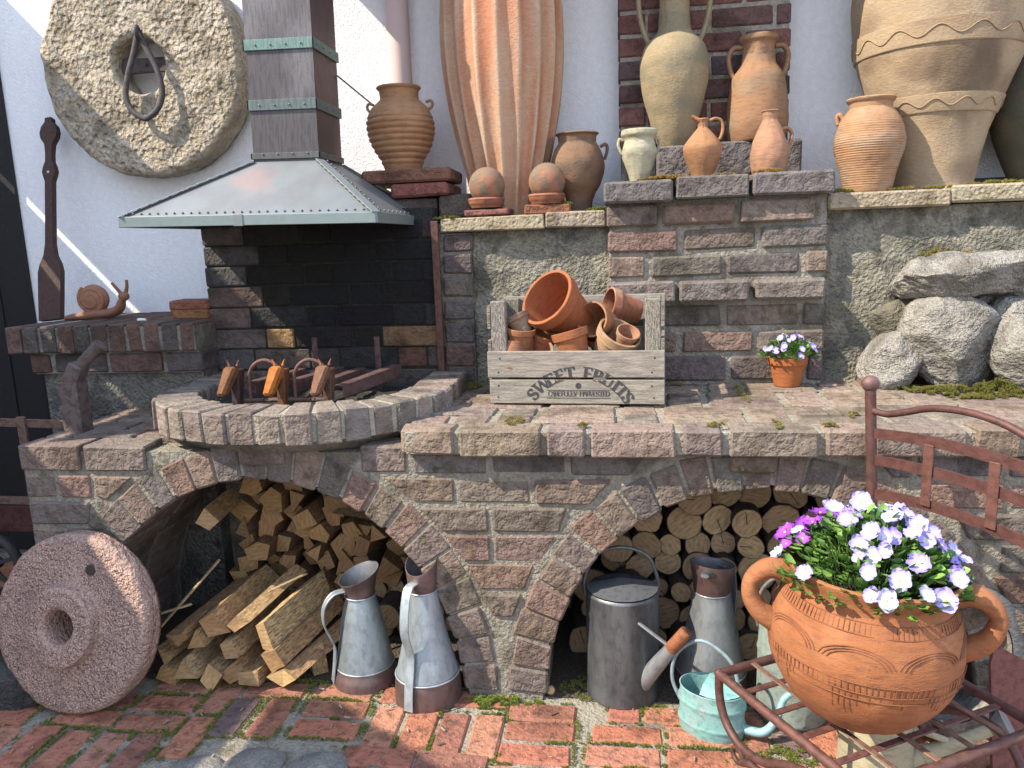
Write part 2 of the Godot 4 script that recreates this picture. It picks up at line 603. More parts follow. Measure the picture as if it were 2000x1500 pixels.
func arch_x(a: Array, off: float, y: float) -> float:
	var q: float = (y - a[3]) / (a[2] + off)
	if q >= 1.0:
		return -1.0
	return (a[1] + off) * sqrt(1.0 - maxf(q, 0) * maxf(q, 0))

func masonry_body(x0: float, x1: float, top: float, z: float, zb: float, col: Color) -> MB:
	# the mortar the bricks are set in: front face with the two arch holes, and the top
	var mb := MB.new()
	mb.col = col
	var xs := []
	for i in 320:
		xs.append(lerpf(x0, x1, i / 319.0))
	for i in 319:
		var lo := []
		for x in [xs[i], xs[i + 1]]:
			var y := 0.0
			for a in [LA, RA]:
				var q: float = (x - a[0]) / (a[1] + .012)
				if absf(q) < 1.0:
					y = a[3] + (a[2] + .012) * sqrt(1.0 - q * q)
			lo.append(y)
		mb.quad(Vector3(xs[i], lo[0], z), Vector3(xs[i + 1], lo[1], z), Vector3(xs[i + 1], top, z), Vector3(xs[i], top, z))
		mb.quad(Vector3(xs[i], top, z), Vector3(xs[i + 1], top, z), Vector3(xs[i + 1], top, zb), Vector3(xs[i], top, zb))
		if lo[0] > .03 or lo[1] > .03:
			mb.quad(Vector3(xs[i], lo[0], zb), Vector3(xs[i + 1], lo[1], zb), Vector3(xs[i + 1], lo[1], z), Vector3(xs[i], lo[0], z))
	mb.quad(Vector3(x0, 0, zb), Vector3(x0, 0, z), Vector3(x0, top, z), Vector3(x0, top, zb))
	mb.quad(Vector3(x0, 0, zb), Vector3(x0, top, zb), Vector3(x1, top, zb), Vector3(x1, 0, zb))
	for a in [LA, RA]:
		for s in [-1.0, 1.0]:
			var x: float = a[0] + s * (a[1] + .012)
			mb.quad(Vector3(x, 0, zb), Vector3(x, 0, z), Vector3(x, .05, z), Vector3(x, .05, zb))
	return mb

func arch_wall() -> void:
	var t := thing("arch_wall", "low brick wall with two firewood arches under the hearth and counter", "wall", Vector3.ZERO)
	put(masonry_body(-1.855, 2.6, .775, -.006, -.6, Color(.315, .295, .252)), "mortar_bed", M.mortar, t)
	# voussoirs
	for a in [LA, RA]:
		var nn := 25
		for k in nn:
			for deep in 2:
				var g0 := .006
				var t0 = PI * k / nn + g0 / a[1] * .55
				var t1 = PI * (k + 1) / nn - g0 / a[1] * .55
				var outer := .118 + rr(-.012, .006)
				var zf := rr(-.004, .005) - deep * .25
				var pts := []
				for th in [t0, t1]:
					for off in [rr(-.004, .003), outer]:
						var y: float = a[3] + (a[2] + off) * sin(th)
						var cap := .794 if a[0] < -.5 else .772
						if y > cap:
							y = cap
						pts.append(Vector2(a[0] - (a[1] + off) * cos(th), maxf(y, .002)))
				if (pts[1] - pts[0]).length() < .04:
					continue
				var p := []
				for i in 8:
					var q: Vector2 = pts[(1 if i & 1 else 0) * 2 + (1 if i & 2 else 0)]
					p.append(Vector3(q.x, q.y, zf if i & 4 else zf - .235))
				brick(t, p, M.brick, pick(CLINKER), .006, .003)
	# courses
	var rows := [.774, .712, .697, .625, .611, .536, .524, .447, .434, .358, .344, .269, .256, .181, .166, .092, .079, .010]
	for r in 9:
		var y1: float = rows[r * 2]
		var y0: float = rows[r * 2 + 1]
		var x := -1.858 - (.0 if r % 2 == 0 else .11)
		if r == 0:
			x = -1.858
		while x < 2.55:
			var L := .215 if (rng.randi() % 4) > 0 else .105
			wall_brick(t, maxf(x, -1.858), minf(x + L, 2.59), y0, y1)
			x += L + .014
	# small header in the crown of each arch
	bk(t, -1.125, -.985, .742, .79, -.2, .014, M.brick, CLINKER[1])
	bk(t, .30, .425, .724, .775, -.2, .014, M.brick, CLINKER[3])
	# second layer of the left platform, and the flat bricks on top of it
	var y := .778
	for r in 6:
		var z1 := -.001 - r * .112
		var x := -1.86 + (.1 if r % 2 else 0.0)
		if r % 2:
			bk(t, -1.862, -1.862 + .09, y - .062, y + .016, z1 - .10, z1 - .002, M.brick, pick(CLINKER))
		while x < -.62:
			var L := .205
			if r == 0 and x + L > -1.40 and x < -.80:
				x += L + .016
				continue
			bk(t, x, minf(x + L, -.615), y - .062, y + .017 + rr(-.002, .002), z1 - .102, z1 + (rr(.0, .008) if r == 0 else 0.0), M.brick, pick(CLINKER))
			x += L + .016

func wall_brick(t: Node, xa: float, xb: float, y0: float, y1: float) -> void:
	var ends := []
	for y in [y0, y1]:
		var a := xa
		var b := xb
		for A in [LA, RA]:
			var h := arch_x(A, .132, y)
			if h < 0:
				continue
			var mid: float = (xa + xb) / 2
			if mid < A[0]:
				b = minf(b, A[0] - h)
			else:
				a = maxf(a, A[0] + h)
		ends.append([a, b])
	if ends[0][1] - ends[0][0] < .018 or ends[1][1] - ends[1][0] < .022:
		return
	if y1 > .7 and xa < -.63:
		return
	var zf := rr(-.003, .004)
	var p := []
	for i in 8:
		var e: Array = ends[1 if i & 2 else 0]
		p.append(Vector3(e[1] if i & 1 else e[0], y1 if i & 2 else y0, zf if i & 4 else -.1))
	var tint: Color = pick(CLINKER)
	if y1 > .7:
		tint = Color(.19, .165, .155)
	brick(t, p, M.brick, tint, .006, .003)

func counter() -> void:
	var t := thing("brick_counter", "long brick counter top with the crate and small flowerpot on it", "counter", Vector3(0, .78, 0))
	var mb := MB.new()
	mb.col = Color(.35, .325, .272)
	mb.box(-.605, 2.6, 0, .066, -.66, .032, .003)
	put(mb, "mortar_bed", M.mortar, t)
	for r in 7:
		var z1 := .048 - r * .106
		if r == 0:
			z1 = .045
		var zd := .096
		var x := -.628 + r * .012
		var long := r % 2 == 0
		var first := true
		while x < 2.5:
			var L := .225 if long else .105
			if first and r == 0:
				L = .165
			if first and r % 2 == 1:
				L = .11
			var p := []
			for i in 8:
				p.append(Vector3(x + L if i & 1 else x, (.073 + rr(-.002, .002)) if i & 2 else (-.002 if r == 0 else .01), z1 + (rr(-.004, .004) if r == 0 else 0.0) if i & 4 else z1 - zd))
			if first and r == 0:
				p[4].x += .012
				p[6].x += .012
				p[4].z -= .02
				p[6].z -= .02
			brick(t, p, M.brick, vary(Color(.315, .245, .188) if rng.randf() < .75 else Color(.265, .22, .18), .1), .006, .003)
			x += L + .02
			first = false
			if rng.randf() < .85:
				long = not long

func ring_at(u: float, d: float) -> Vector2:
	# the hearth is U shaped: straight sides and a half oval front; d is how far inside the outer edge
	var a := .49 - d
	var b := .39 - d
	if u < .16:
		return Vector2(-1.03 + a, -.30 - (.16 - u) * 2.0)
	if u > .84:
		return Vector2(-1.03 - a, -.30 - (u - .84) * 2.0)
	var t := PI * (u - .16) / .68
	return Vector2(-1.03 + a * cos(t), -.30 + b * sin(t))

func ring_rows(steps: Array) -> Array:
	var rows := []
	for q in steps:
		var row := PackedVector3Array()
		for j in 65:
			var w := ring_at(j / 64.0, q.x)
			row.append(Vector3(w.x, q.y, w.y))
		rows.append(row)
	return rows

func hearth() -> void:
	var t := thing("hearth_ring", "raised half round brick hearth in front of the dark fireplace", "hearth", Vector3.ZERO)
	var ctr := Vector2(-1.03, -.35)
	var nn := 26
	for k in nn:
		var u0 := (k + .07) / nn
		var u1 := (k + .93) / nn
		var din := .135 + rr(-.004, .004)
		var dout := rr(-.007, .007)
		var y1 := .915 + rr(-.003, .003)
		var p := []
		for i in 8:
			var w := ring_at(u1 if i & 1 else u0, dout if i & 4 else din)
			p.append(Vector3(w.x, y1 if i & 2 else .818, w.y))
		brick(t, p, M.brick, vary(Color(.285, .238, .19) if rng.randf() < .6 else Color(.24, .212, .18), .1), .005, .003)
	var mb := MB.new()
	mb.col = Color(.42, .39, .33)
	var rows := ring_rows([Vector2(.128, .80), Vector2(.128, .909), Vector2(.007, .909), Vector2(.009, .825)])
	for k in 3:
		mb.grid([rows[k], rows[k + 1]], false, true)
	put(mb, "mortar_bed", M.mortar, t)
	# foot of the ring, under the bricks
	mb = MB.new()
	mb.col = Color(.27, .25, .22)
	mb.grid(ring_rows([Vector2(.17, .775), Vector2(.07, .78), Vector2(.05, .83)]), false, false)
	put(mb, "mortar_footing", M.mortar, t)
	# ash bed
	mb = MB.new()
	rows = []
	for i in 15:
		var row := PackedVector3Array()
		for j in 48:
			var a := TAU * j / 48
			var r := .40 * i / 14.0
			row.append(Vector3(ctr.x + cos(a) * r, .868 + .014 * nz.get_noise_3d(cos(a) * r * 14, 3, sin(a) * r * 14), ctr.y + sin(a) * r * .82))
		rows.append(row)
	mb.grid(rows, true, false)
	mb.paint(nz, Color(.03, .028, .026), Color(.10, .095, .09), 12, -.1, .5)
	var ash := put(mb, "ash_bed", M.soil)
	tag(ash, "dark grey ash bed inside the round brick hearth", "ash")
	ash.set_meta("kind", "stuff")
	# horse head andiron with grate rails
	var g2 := thing("horse_head_grate", "rusty iron fire grate with three horse heads standing in the hearth", "fire grate", Vector3(-1.04, .868, -.13))
	var headcol := [Color(.20, .09, .03), Color(.50, .17, .02), Color(.24, .12, .06)]
	var neck := [Color(.06, .035, .03), Color(.17, .07, .025), Color(.12, .06, .04)]
	for k in 3:
		var x := -.148 + k * .15
		var h := MB.new()
		h.col = neck[k]
		var p := []
		for i in 8:
			var up := bool(i & 2)
			p.append(Vector3(x + (.012 if i & 1 else -.012) * (1.2 if up else 1.0), .135 if up else .0, (.0 if up else .012) + (.0 if i & 4 else -.045 if up else -.024)))
		h.hexa(p, .003)
		put(h, "neck", M.rustobj, g2)
		h = MB.new()
		h.col = headcol[k]
		var top := Vector3(x - .004, .145, .0)
		var muz := Vector3(x - .022, .062, .05)
		p = []
		for i in 8:
			var low := not bool(i & 2)
			var w := .0135 if low else .021
			var c2 := muz if low else top
			var fwd := Vector3(0, .35, .94) * (.017 if low else .022)
			p.append(c2 + Vector3(w if i & 1 else -w, 0, 0) + (fwd if i & 4 else -fwd))
		h.hexa(p, .008)
		var hd := put(h, "horse_head", M.rustobj, g2)
		for s2 in [-1.0, 1.0]:
			h = MB.new()
			h.col = headcol[k]
			h.tube([top + Vector3(s2 * .013, .004, -.006), top + Vector3(s2 * .015, .012, -.006), top + Vector3(s2 * .021, .024, -.006)], func(q): return lerpf(.005, .0008, q), 6)
			put(h, "ear", M.rustobj, hd)
			h = MB.new()
			h.col = Color(.01, .01, .01)
			h.ball(muz + Vector3(s2 * .007, -.004, .0185), Vector3(.0035, .0035, .003), 8, 6)
			put(h, "nostril", M.plain, hd)
	var b := MB.new()
	b.col = Color(.15, .085, .07)
	b.tube([Vector3(-.15, .035, -.02), Vector3(.0, .037, -.02), Vector3(.155, .037, -.02)], .0075, 8)
	put(b, "cross_bar", M.rustobj, g2)
	for k in 2:
		var x := -.148 + k * .15
		b = MB.new()
		b.col = Color(.17, .09, .07)
		var arc := []
		for i in 15:
			var a := PI * (1.0 - i / 14.0 * .86)
			arc.append(Vector3(x + .088 + .056 * cos(a), .10 + .062 * sin(a), -.03))
		arc.push_front(Vector3(x + .033, .04, -.028))
		b.tube(arc, .006, 8)
		put(b, "arched_bar", M.rustobj, g2)
	for q in [[-.12, .09, -.14, .14], [.02, .095, .0, .145], [.17, .075, .21, .15], [.10, .085, .08, .14]]:
		b = MB.new()
		b.col = Color(.13, .075, .065)
		var a := Vector3(q[0], q[1], -.04)
		var d := Vector3(q[2] + .06, q[3] - .06, -.36)
		b.bar(a, d, .035, .004)
		b.bar(a + Vector3(.016, -.02, 0), d + Vector3(.016, -.02, 0), .004, .038)
		put(b, "angle_rail", M.rustobj, g2)
	b = MB.new()
	b.col = Color(.12, .07, .06)
	for x in [-.03, .2]:
		b.bar(Vector3(x, .0, -.37), Vector3(x, .19, -.37), .02, .006, Vector3.BACK)
	put(b, "upright", M.rustobj, g2)

func soot(x: float, y: float) -> float:
	var d := Vector2((x + .98) / .33, (y - 1.26) / .30).length()
	return clampf(lerpf(.05, .95, smoothstep(.75, 1.6, d)), .03, 1)

func fireplace() -> void:
	var t := thing("fireplace_wall", "soot blackened brick back wall of the open fireplace under the hood", "wall", Vector3.ZERO)
	var mb := MB.new()
	mb.col = Color(.03, .028, .027)
	mb.box(-1.525, -.65, .78, 1.50, -.9, -.637, .002)
	put(mb, "mortar_bed", M.mortar, t)
	var rows := [.842, .918, .926, 1.0, 1.006, 1.077, 1.083, 1.157, 1.163, 1.236, 1.242, 1.312, 1.318, 1.386, 1.392, 1.46]
	for r in 8:
		var x := -1.53
		var long := r % 2 == 0
		while x < -.66:
			var L := .215 if long else .107
			if x == -1.53 and not long:
				L = .16
			var xe := minf(x + L, -.648)
			if xe - x > .03:
				var k := soot((x + xe) / 2, rows[r * 2])
				var tint: Color = pick([Color(.12, .095, .085), Color(.105, .09, .085), Color(.13, .095, .08), Color(.09, .085, .085)])
				if r == 2 and (absf(x + 1.33) < .09 or absf(x + .87) < .07):
					tint = Color(.34, .21, .10)
					k = maxf(k, .75)
				if r == 1 and absf(x + .85) < .05:
					tint = Color(.22, .10, .06)
				if x < -1.15:
					tint *= 1.25
				tint *= k
				bk(t, x, xe, rows[r * 2], rows[r * 2 + 1], -.74, -.63 + rr(-.003, .003), M.brick, tint, .004, .0015)
			x += L + .007
			long = not long
	mb = MB.new()
	mb.col = Color(.13, .06, .045)
	mb.box(-.652, -.626, .9, 1.45, -.625, -.61, .002)
	mb.box(-.652, -.646, .9, 1.45, -.66, -.6255, .002)
	put(mb, "corner_iron", M.rust, t)

func hood() -> void:
	var t := thing("metal_hood", "riveted grey metal smoke hood with brown flue above the fireplace", "chimney hood", Vector3(-1.14, 1.447, -.56))
	t.rotation.z = deg_to_rad(-1.1)
	var x0 := -.42
	var x1 := .42
	var z0 := -.36
	var z1 := .36
	var lo := .03
	var hi := .215
	var f := [Vector3(-.075, hi, .11), Vector3(.155, hi, .11), Vector3(.155, hi, -.11), Vector3(-.075, hi, -.11)]
	var b := [Vector3(x0, lo, z1), Vector3(x1, lo, z1), Vector3(x1, lo, z0), Vector3(x0, lo, z0)]
	for k in 4:
		var mb := MB.new()
		var k2 := (k + 1) % 4
		# sloping sheet, subdivided so that the weathering can show
		var rows := []
		for i in 17:
			var row := PackedVector3Array()
			for j in 49:
				row.append(b[k].lerp(b[k2], j / 48.0).lerp(f[k].lerp(f[k2], j / 48.0), i / 16.0))
			rows.append(row)
		mb.grid(rows, false, true)
		mb.paint(nz, Color(.20, .218, .22), Color(.185, .19, .19), 6.0, -.3, .4)
		for i in mb.v.size():
			var d := Vector2((mb.v[i].x + .03 + .4 * (mb.v[i].y - .14)) / .085, (mb.v[i].y - .15) / .05).length() + .5 * nz.get_noise_3dv(mb.v[i] * 12)
			if mb.v[i].z > .1:
				mb.c[i] = mb.c[i].lerp(Color(.30, .215, .19), .7 * (1.0 - smoothstep(.4, 1.3, d)))
		put(mb, "sloping_sheet", M.hood, t)
		# fascia with a small thickness
		mb = MB.new()
		mb.col = Color(.21, .255, .25)
		var n: Vector3 = [Vector3.BACK, Vector3.RIGHT, Vector3.FORWARD, Vector3.LEFT][k] * .004
		var p := []
		for i in 8:
			var q: Vector3 = b[k2] if i & 1 else b[k]
			p.append(Vector3(q.x, (lo + .003) if i & 2 else 0.0, q.z) + (n if i & 4 else -n))
		mb.hexa(p, .0015)
		put(mb, "fascia", M.hood, t)
		# seam strip along each hip
		mb = MB.new()
		mb.col = Color(.22, .25, .245)
		var mid: Vector3 = (b[k] + f[k]) / 2
		var out := Vector3(mid.x - .04, 0, mid.z).normalized()
		mb.bar(b[k] + out * .002 + Vector3.UP * .003, f[k] + out * .002 + Vector3.UP * .003, .03, .003, Vector3(out.x, 1.6, out.z).normalized())
		put(mb, "hip_strip", M.hood, t)
	# a joint strip on the front
	var js := MB.new()
	js.col = Color(.2, .23, .23)
	js.box(-.035, -.004, -.002, .034, .361, .3665, .001)
	put(js, "joint_strip", M.hood, t)
	# flue
	for k in 4:
		var k2 := (k + 1) % 4
		var mb := MB.new()
		var rows := []
		for i in 41:
			var row := PackedVector3Array()
			for j in 9:
				var q: Vector3 = f[k].lerp(f[k2], j / 8.0)
				row.append(Vector3(q.x, hi + i * .04, q.z))
			rows.append(row)
		mb.grid(rows, false, true)
		mb.paint(nz, Color(.115, .108, .11) if k != 1 else Color(.085, .066, .062), Color(.19, .185, .19) if k != 1 else Color(.16, .11, .10), 5.0, -.2, .4, Vector3(1, .5, 1))
		put(mb, "flue_sheet", M.copper, t)
	var ys := [.222, .378, .566, 1.0, 1.4]
	for i in ys.size():
		var hgt := .034 if i else .02
		var mb := MB.new()
		mb.col = [Color(.14, .15, .145), Color(.15, .195, .185), Color(.19, .31, .27), Color(.19, .29, .26), Color(.19, .29, .26)][i]
		var yb: float = ys[i]
		for k in 4:
			var k2 := (k + 1) % 4
			var n: Vector3 = [Vector3.BACK, Vector3.RIGHT, Vector3.FORWARD, Vector3.LEFT][k]
			var tt = (f[k2] - f[k]).normalized() * .0065
			var p := []
			for q in 8:
				var c2: Vector3 = f[k2] + tt if q & 1 else f[k] - tt
				p.append(Vector3(c2.x, yb + (hgt if q & 2 else 0.0), c2.z) + n * (.0065 if q & 4 else .001))
			mb.hexa(p, .001)
		put(mb, "band", M.copper, t)
	# rivets
	var rv := MB.new()
	rv.ball(Vector3.ZERO, Vector3(.0038, .0038, .0038), 8, 5)
	var where := []
	for i in ys.size():
		for j in 4:
			where.append(Vector3(lerpf(f[0].x, f[1].x, (j + .7) / 4.4), ys[i] + .016, .117))
			where.append(Vector3(.162, ys[i] + .016, lerpf(.09, -.09, j / 3.0)))
	for j in 30:
		where.append(Vector3(lerpf(x0, x1, (j + .5) / 30), lo + .012, z1 - .012))
		if j % 2 == 0:
			where.append(Vector3(x1 - .012, lo + .012, lerpf(z0, z1, (j + .5) / 30)))
	for k in 2:
		for j in 13:
			var q := (b[k] as Vector3).lerp(f[k], (j + .6) / 13.5)
			where.append(q + Vector3(.016 * (1 if k == 0 else -1), .006, .001))
			where.append(q + Vector3(.012 if k else -.002, .008, -.016))
	multi("rivets", rv.mesh(), M.copper, where.map(func(q): return Transform3D(Basis(), q)), [Color(.2, .22, .22)], t)
	# thin stay to the wall
	var st := MB.new()
	st.col = Color(.12, .1, .1)
	st.tube([Vector3(.16, .52, -.10), Vector3(.2, .47, -.3), Vector3(.235, .43, -.487)], .003, 6)
	put(st, "stay_rod", M.rustobj, t)

func multi(called: String, m: Mesh, material: Material, xf: Array, cols: Array, parent: Node = null) -> MultiMeshInstance3D:
	var mm := MultiMesh.new()
	mm.transform_format = MultiMesh.TRANSFORM_3D
	mm.use_colors = true
	mm.mesh = m
	mm.instance_count = xf.size()
	for i in xf.size():
		mm.set_instance_transform(i, xf[i])
		mm.set_instance_color(i, cols[i] if cols.size() == xf.size() else pick(cols))
	var o := MultiMeshInstance3D.new()
	o.name = called
	o.multimesh = mm
	o.material_override = material
	(parent if parent else self).add_child(o, true)
	o.set_meta("kind", "stuff")
	return o

func shelf() -> void:
	var t := thing("brick_shelf", "shaded brick shelf on a rough rendered base left of the fireplace", "shelf", Vector3(-1.85, 0, -.5))
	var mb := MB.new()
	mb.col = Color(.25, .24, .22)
	mb.box(-.40, .335, 1.022, 1.112, -.56, .016, .002)
	put(mb, "mortar_bed", M.mortar, t)
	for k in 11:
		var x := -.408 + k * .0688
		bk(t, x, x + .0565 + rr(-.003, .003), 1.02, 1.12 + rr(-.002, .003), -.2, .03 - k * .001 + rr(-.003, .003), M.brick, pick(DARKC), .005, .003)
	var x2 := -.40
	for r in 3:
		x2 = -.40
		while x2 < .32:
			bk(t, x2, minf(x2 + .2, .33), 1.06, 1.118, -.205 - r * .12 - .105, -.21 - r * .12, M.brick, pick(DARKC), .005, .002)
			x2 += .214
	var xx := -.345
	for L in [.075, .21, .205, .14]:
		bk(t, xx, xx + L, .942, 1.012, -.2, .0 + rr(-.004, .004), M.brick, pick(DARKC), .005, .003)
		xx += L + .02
	mb = MB.new()
	mb.col = Color(.3, .29, .27)
	mb.box(-.34, .33, .936, 1.02, -.55, -.012, .002)
	put(mb, "course_mortar", M.mortar, t)
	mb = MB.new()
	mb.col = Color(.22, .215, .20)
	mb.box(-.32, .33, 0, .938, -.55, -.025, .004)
	put(mb, "rendered_base", M.render, t)

func retaining() -> void:
	var t := thing("retaining_wall", "rough grey rendered wall with pale stone coping behind the counter", "wall", Vector3.ZERO)
	for q in [[-.66, -.02], [.66, 2.6]]:
		var mb := MB.new()
		mb.col = Color(.33, .315, .27)
		var rows := []
		var nx := int((q[1] - q[0]) / .02)
		for i in 31:
			var row := PackedVector3Array()
			for j in nx + 1:
				var x := lerpf(q[0], q[1], float(j) / nx)
				var y := lerpf(.8, 1.44, i / 30.0)
				row.append(Vector3(x, y, -.665 + .012 * nz.get_noise_2d(x * 5, y * 5) + .004 * nz.get_noise_2d(x * 30, y * 30)))
			rows.append(row)
		mb.grid(rows, false, true)
		mb.box(q[0], q[1], .79, 1.43, -1.049, -.69)
		mb.paint(nz, Color(.34, .32, .275), Color(.2, .195, .175), 3.0, .0, .5)
		put(mb, "rendered_face", M.render, t)
	var fill := put(rock(Vector3(.30, .19, .07), 3.3, Color(.24, .22, .18), Color(.17, .16, .13), .1), "mortar_fill", M.render, t)
	fill.position = Vector3(1.12, 1.02, -.655)
	for q in [[-.622, -.25, 1.408, 1.458], [-.245, -.037, 1.411, 1.464], [.69, 1.07, 1.436, 1.491], [1.074, 1.6, 1.442, 1.498], [1.604, 2.5, 1.443, 1.5]]:
		bk(t, q[0], q[1], q[2], q[3], -1.048, -.62, M.coping, Color(.42, .36, .27), .006, .003, "coping_stone")
	var ys := [.868, .918, .928, 1.003, 1.013, 1.086, 1.097, 1.168, 1.18, 1.25, 1.262, 1.327, 1.337, 1.398]
	for r in 7:
		bk(t, -.63 + r * .002, -.522 + r * .002, ys[r * 2], ys[r * 2 + 1], -.72, -.632 + rr(-.004, .004), M.brick, pick([Color(.14, .11, .10), Color(.15, .13, .115), Color(.16, .10, .085)]), .006, .003)
	var mb := MB.new()
	mb.col = Color(.24, .22, .19)
	mb.box(-.645, -.517, .8, 1.405, -.75, -.645, .002)
	put(mb, "column_mortar", M.mortar, t)

func pillar_and_pier() -> void:
	var t := thing("brick_pier", "stepped brick pier carrying small jugs beside the crate", "pier", Vector3.ZERO)
	var mb := MB.new()
	mb.col = Color(.34, .315, .275)
	mb.box(-.026, .692, .8, 1.50, -1.048, -.632, .002)
	put(mb, "mortar_bed", M.mortar, t)
	var rows := [.866, .952, .968, 1.038, 1.058, 1.128, 1.233, 1.303, 1.320, 1.390, 1.408, 1.476]
	var starts := [-.12, -.03, -.14, -.14, -.03, -.10]
	for r in 6:
		var x: float = starts[r]
		while x < .68:
			var L := .235
			var a := maxf(x, -.033)
			var b := minf(x + L, .697)
			if b - a > .03:
				bk(t, a, b, rows[r * 2], rows[r * 2 + 1], -.75, -.622 + rr(-.004, .005) + (.02 if r == 5 else 0.0), M.brick, pick(CLINKER) if r != 0 else Color(.17, .14, .13), .006, .003)
			x += L + .021
	var x := -.036
	for k in 3:
		bk(t, x + k * .247, x + k * .247 + .228, 1.146, 1.216, -.75, -.572 + rr(-.004, .004), M.brick, Color(.235, .20, .18), .007, .003)
	# cap
	for d in 3:
		for k in 3:
			var xa: float = [-.043, .196, .443][k]
			var xb: float = [.184, .43, .70][k]
			var sl := k * .004
			bk(t, xa, xb, 1.483 + sl, 1.556 + sl, -.572 - d * .13 - .12, -.572 - d * .13 + (rr(-.004, .004) if d == 0 else 0.0), M.brick, Color(.19, .17, .158) if d == 0 else pick(CLINKER), .007, .003)
	# brick pillar on the house wall with a projecting base course
	t = thing("brick_pillar", "red brick pillar on the white wall behind the tall amphora", "pillar", Vector3.ZERO)
	mb = MB.new()
	mb.col = Color(.40, .37, .33)
	mb.box(.018, .62, 1.56, 2.6, -1.048, -.958, .002)
	put(mb, "mortar_bed", M.mortar, t)
	var y := 1.70
	for r in 11:
		var xs := .012 - (.12 if r % 2 else 0.0)
		while xs < .6:
			var a := maxf(xs, .012)
			var b := minf(xs + .215, .626)
			if b - a > .03:
				bk(t, a, b, y, y + .066, -1.04, -.95 + rr(-.004, .004), M.brick, pick(REDC), .005, .002)
			xs += .228
		y += .081
	for q in [[.145, .30], [.315, .475], [.49, .645]]:
		bk(t, q[0], q[1], 1.57, 1.688, -.955, -.80 + rr(-.004, .004), M.brick, Color(.19, .175, .165), .007, .003)

func rock(sz: Vector3, sd: float, tint: Color, alt: Color, flat := 0.0) -> MB:
	var mb := MB.new()
	mb.ball(Vector3.ZERO, Vector3.ONE, 72, 44)
	for i in mb.v.size():
		var d := mb.v[i]
		var e := 1.0 - flat
		d = Vector3(signf(d.x) * pow(absf(d.x), e), signf(d.y) * pow(absf(d.y), e), signf(d.z) * pow(absf(d.z), e))
		var q := d * sz
		# broken faces: cut by a few tilted planes, then roughened
		for k in 9:
			var h := Vector3(sin(sd + k * 2.4), sin(sd * 1.7 + k * 4.1), .6 * sin(sd * 2.3 + k * 1.3) + .25).normalized()
			var lim := (sz * h).length() * (.80 + .1 * sin(sd + k * 7.0))
			var over := q.dot(h) - lim
			if over > 0:
				q -= h * over * .85
		var a := (sz.x + sz.y) * .5
		q += d.normalized() * a * (.09 * nz.get_noise_3d(q.x * 7 + sd, q.y * 7, q.z * 7) + .05 * absf(nz.get_noise_3d(q.x * 16 + sd, q.y * 30, q.z * 16)) + .02 * nz.get_noise_3d(q.x * 60 + sd, q.y * 60, q.z * 60))
		mb.v[i] = q
	remake_normals(mb)
	mb.paint(nz, tint, alt, 9, -.1, .5)
	return mb

func remake_normals(mb: MB) -> void:
	for i in mb.n.size():
		mb.n[i] = Vector3.ZERO
	for k in range(0, mb.ix.size(), 3):
		var a := mb.ix[k]
		var b := mb.ix[k + 1]
		var c := mb.ix[k + 2]
		var fn := (mb.v[c] - mb.v[a]).cross(mb.v[b] - mb.v[a])
		mb.n[a] += fn
		mb.n[b] += fn
		mb.n[c] += fn
	for i in mb.n.size():
		mb.n[i] = mb.n[i].normalized() if mb.n[i].length_squared() > 1e-24 else Vector3.UP

func boulders() -> void:
	var A := Color(.43, .415, .365)
	var B := Color(.31, .30, .265)
	var defs := [
		["rounded grey boulder standing on the counter under the flat slab", Vector3(1.075, 1.005, -.55), Vector3(.158, .19, .12), 1.0, .18, 0.0],
		["long flat stone slab lying across the top of the boulders", Vector3(1.125, 1.215, -.55), Vector3(.30, .066, .14), 5.0, .25, 3.0],
		["low pale stone leaning against the left foot of the boulder", Vector3(.90, .935, -.565), Vector3(.115, .095, .09), 9.0, .15, 20.0],
		["small knobbly stone wedged below the right end of the slab", Vector3(1.225, 1.10, -.51), Vector3(.075, .05, .06), 13.0, .1, 10.0],
		["grey mossy stone right of the rounded boulder", Vector3(1.275, .96, -.45), Vector3(.12, .16, .12), 17.0, .15, 8.0],
		["tiny dark stone behind the wedged stone", Vector3(1.165, 1.135, -.58), Vector3(.035, .03, .03), 23.0, .1, 0.0]]
	for q in defs:
		var o := put(rock(q[2], q[3], A, B, q[4]), "boulder", M.granite)
		o.position = q[1]
		o.rotation.z = deg_to_rad(q[5])
		tag(o, q[0], "stone", "stones at the right end of the counter")
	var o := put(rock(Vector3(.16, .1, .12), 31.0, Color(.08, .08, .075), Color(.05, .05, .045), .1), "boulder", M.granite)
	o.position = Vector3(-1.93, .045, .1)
	tag(o, "dark shaded stone on the ground left of the pink grindstone", "stone")

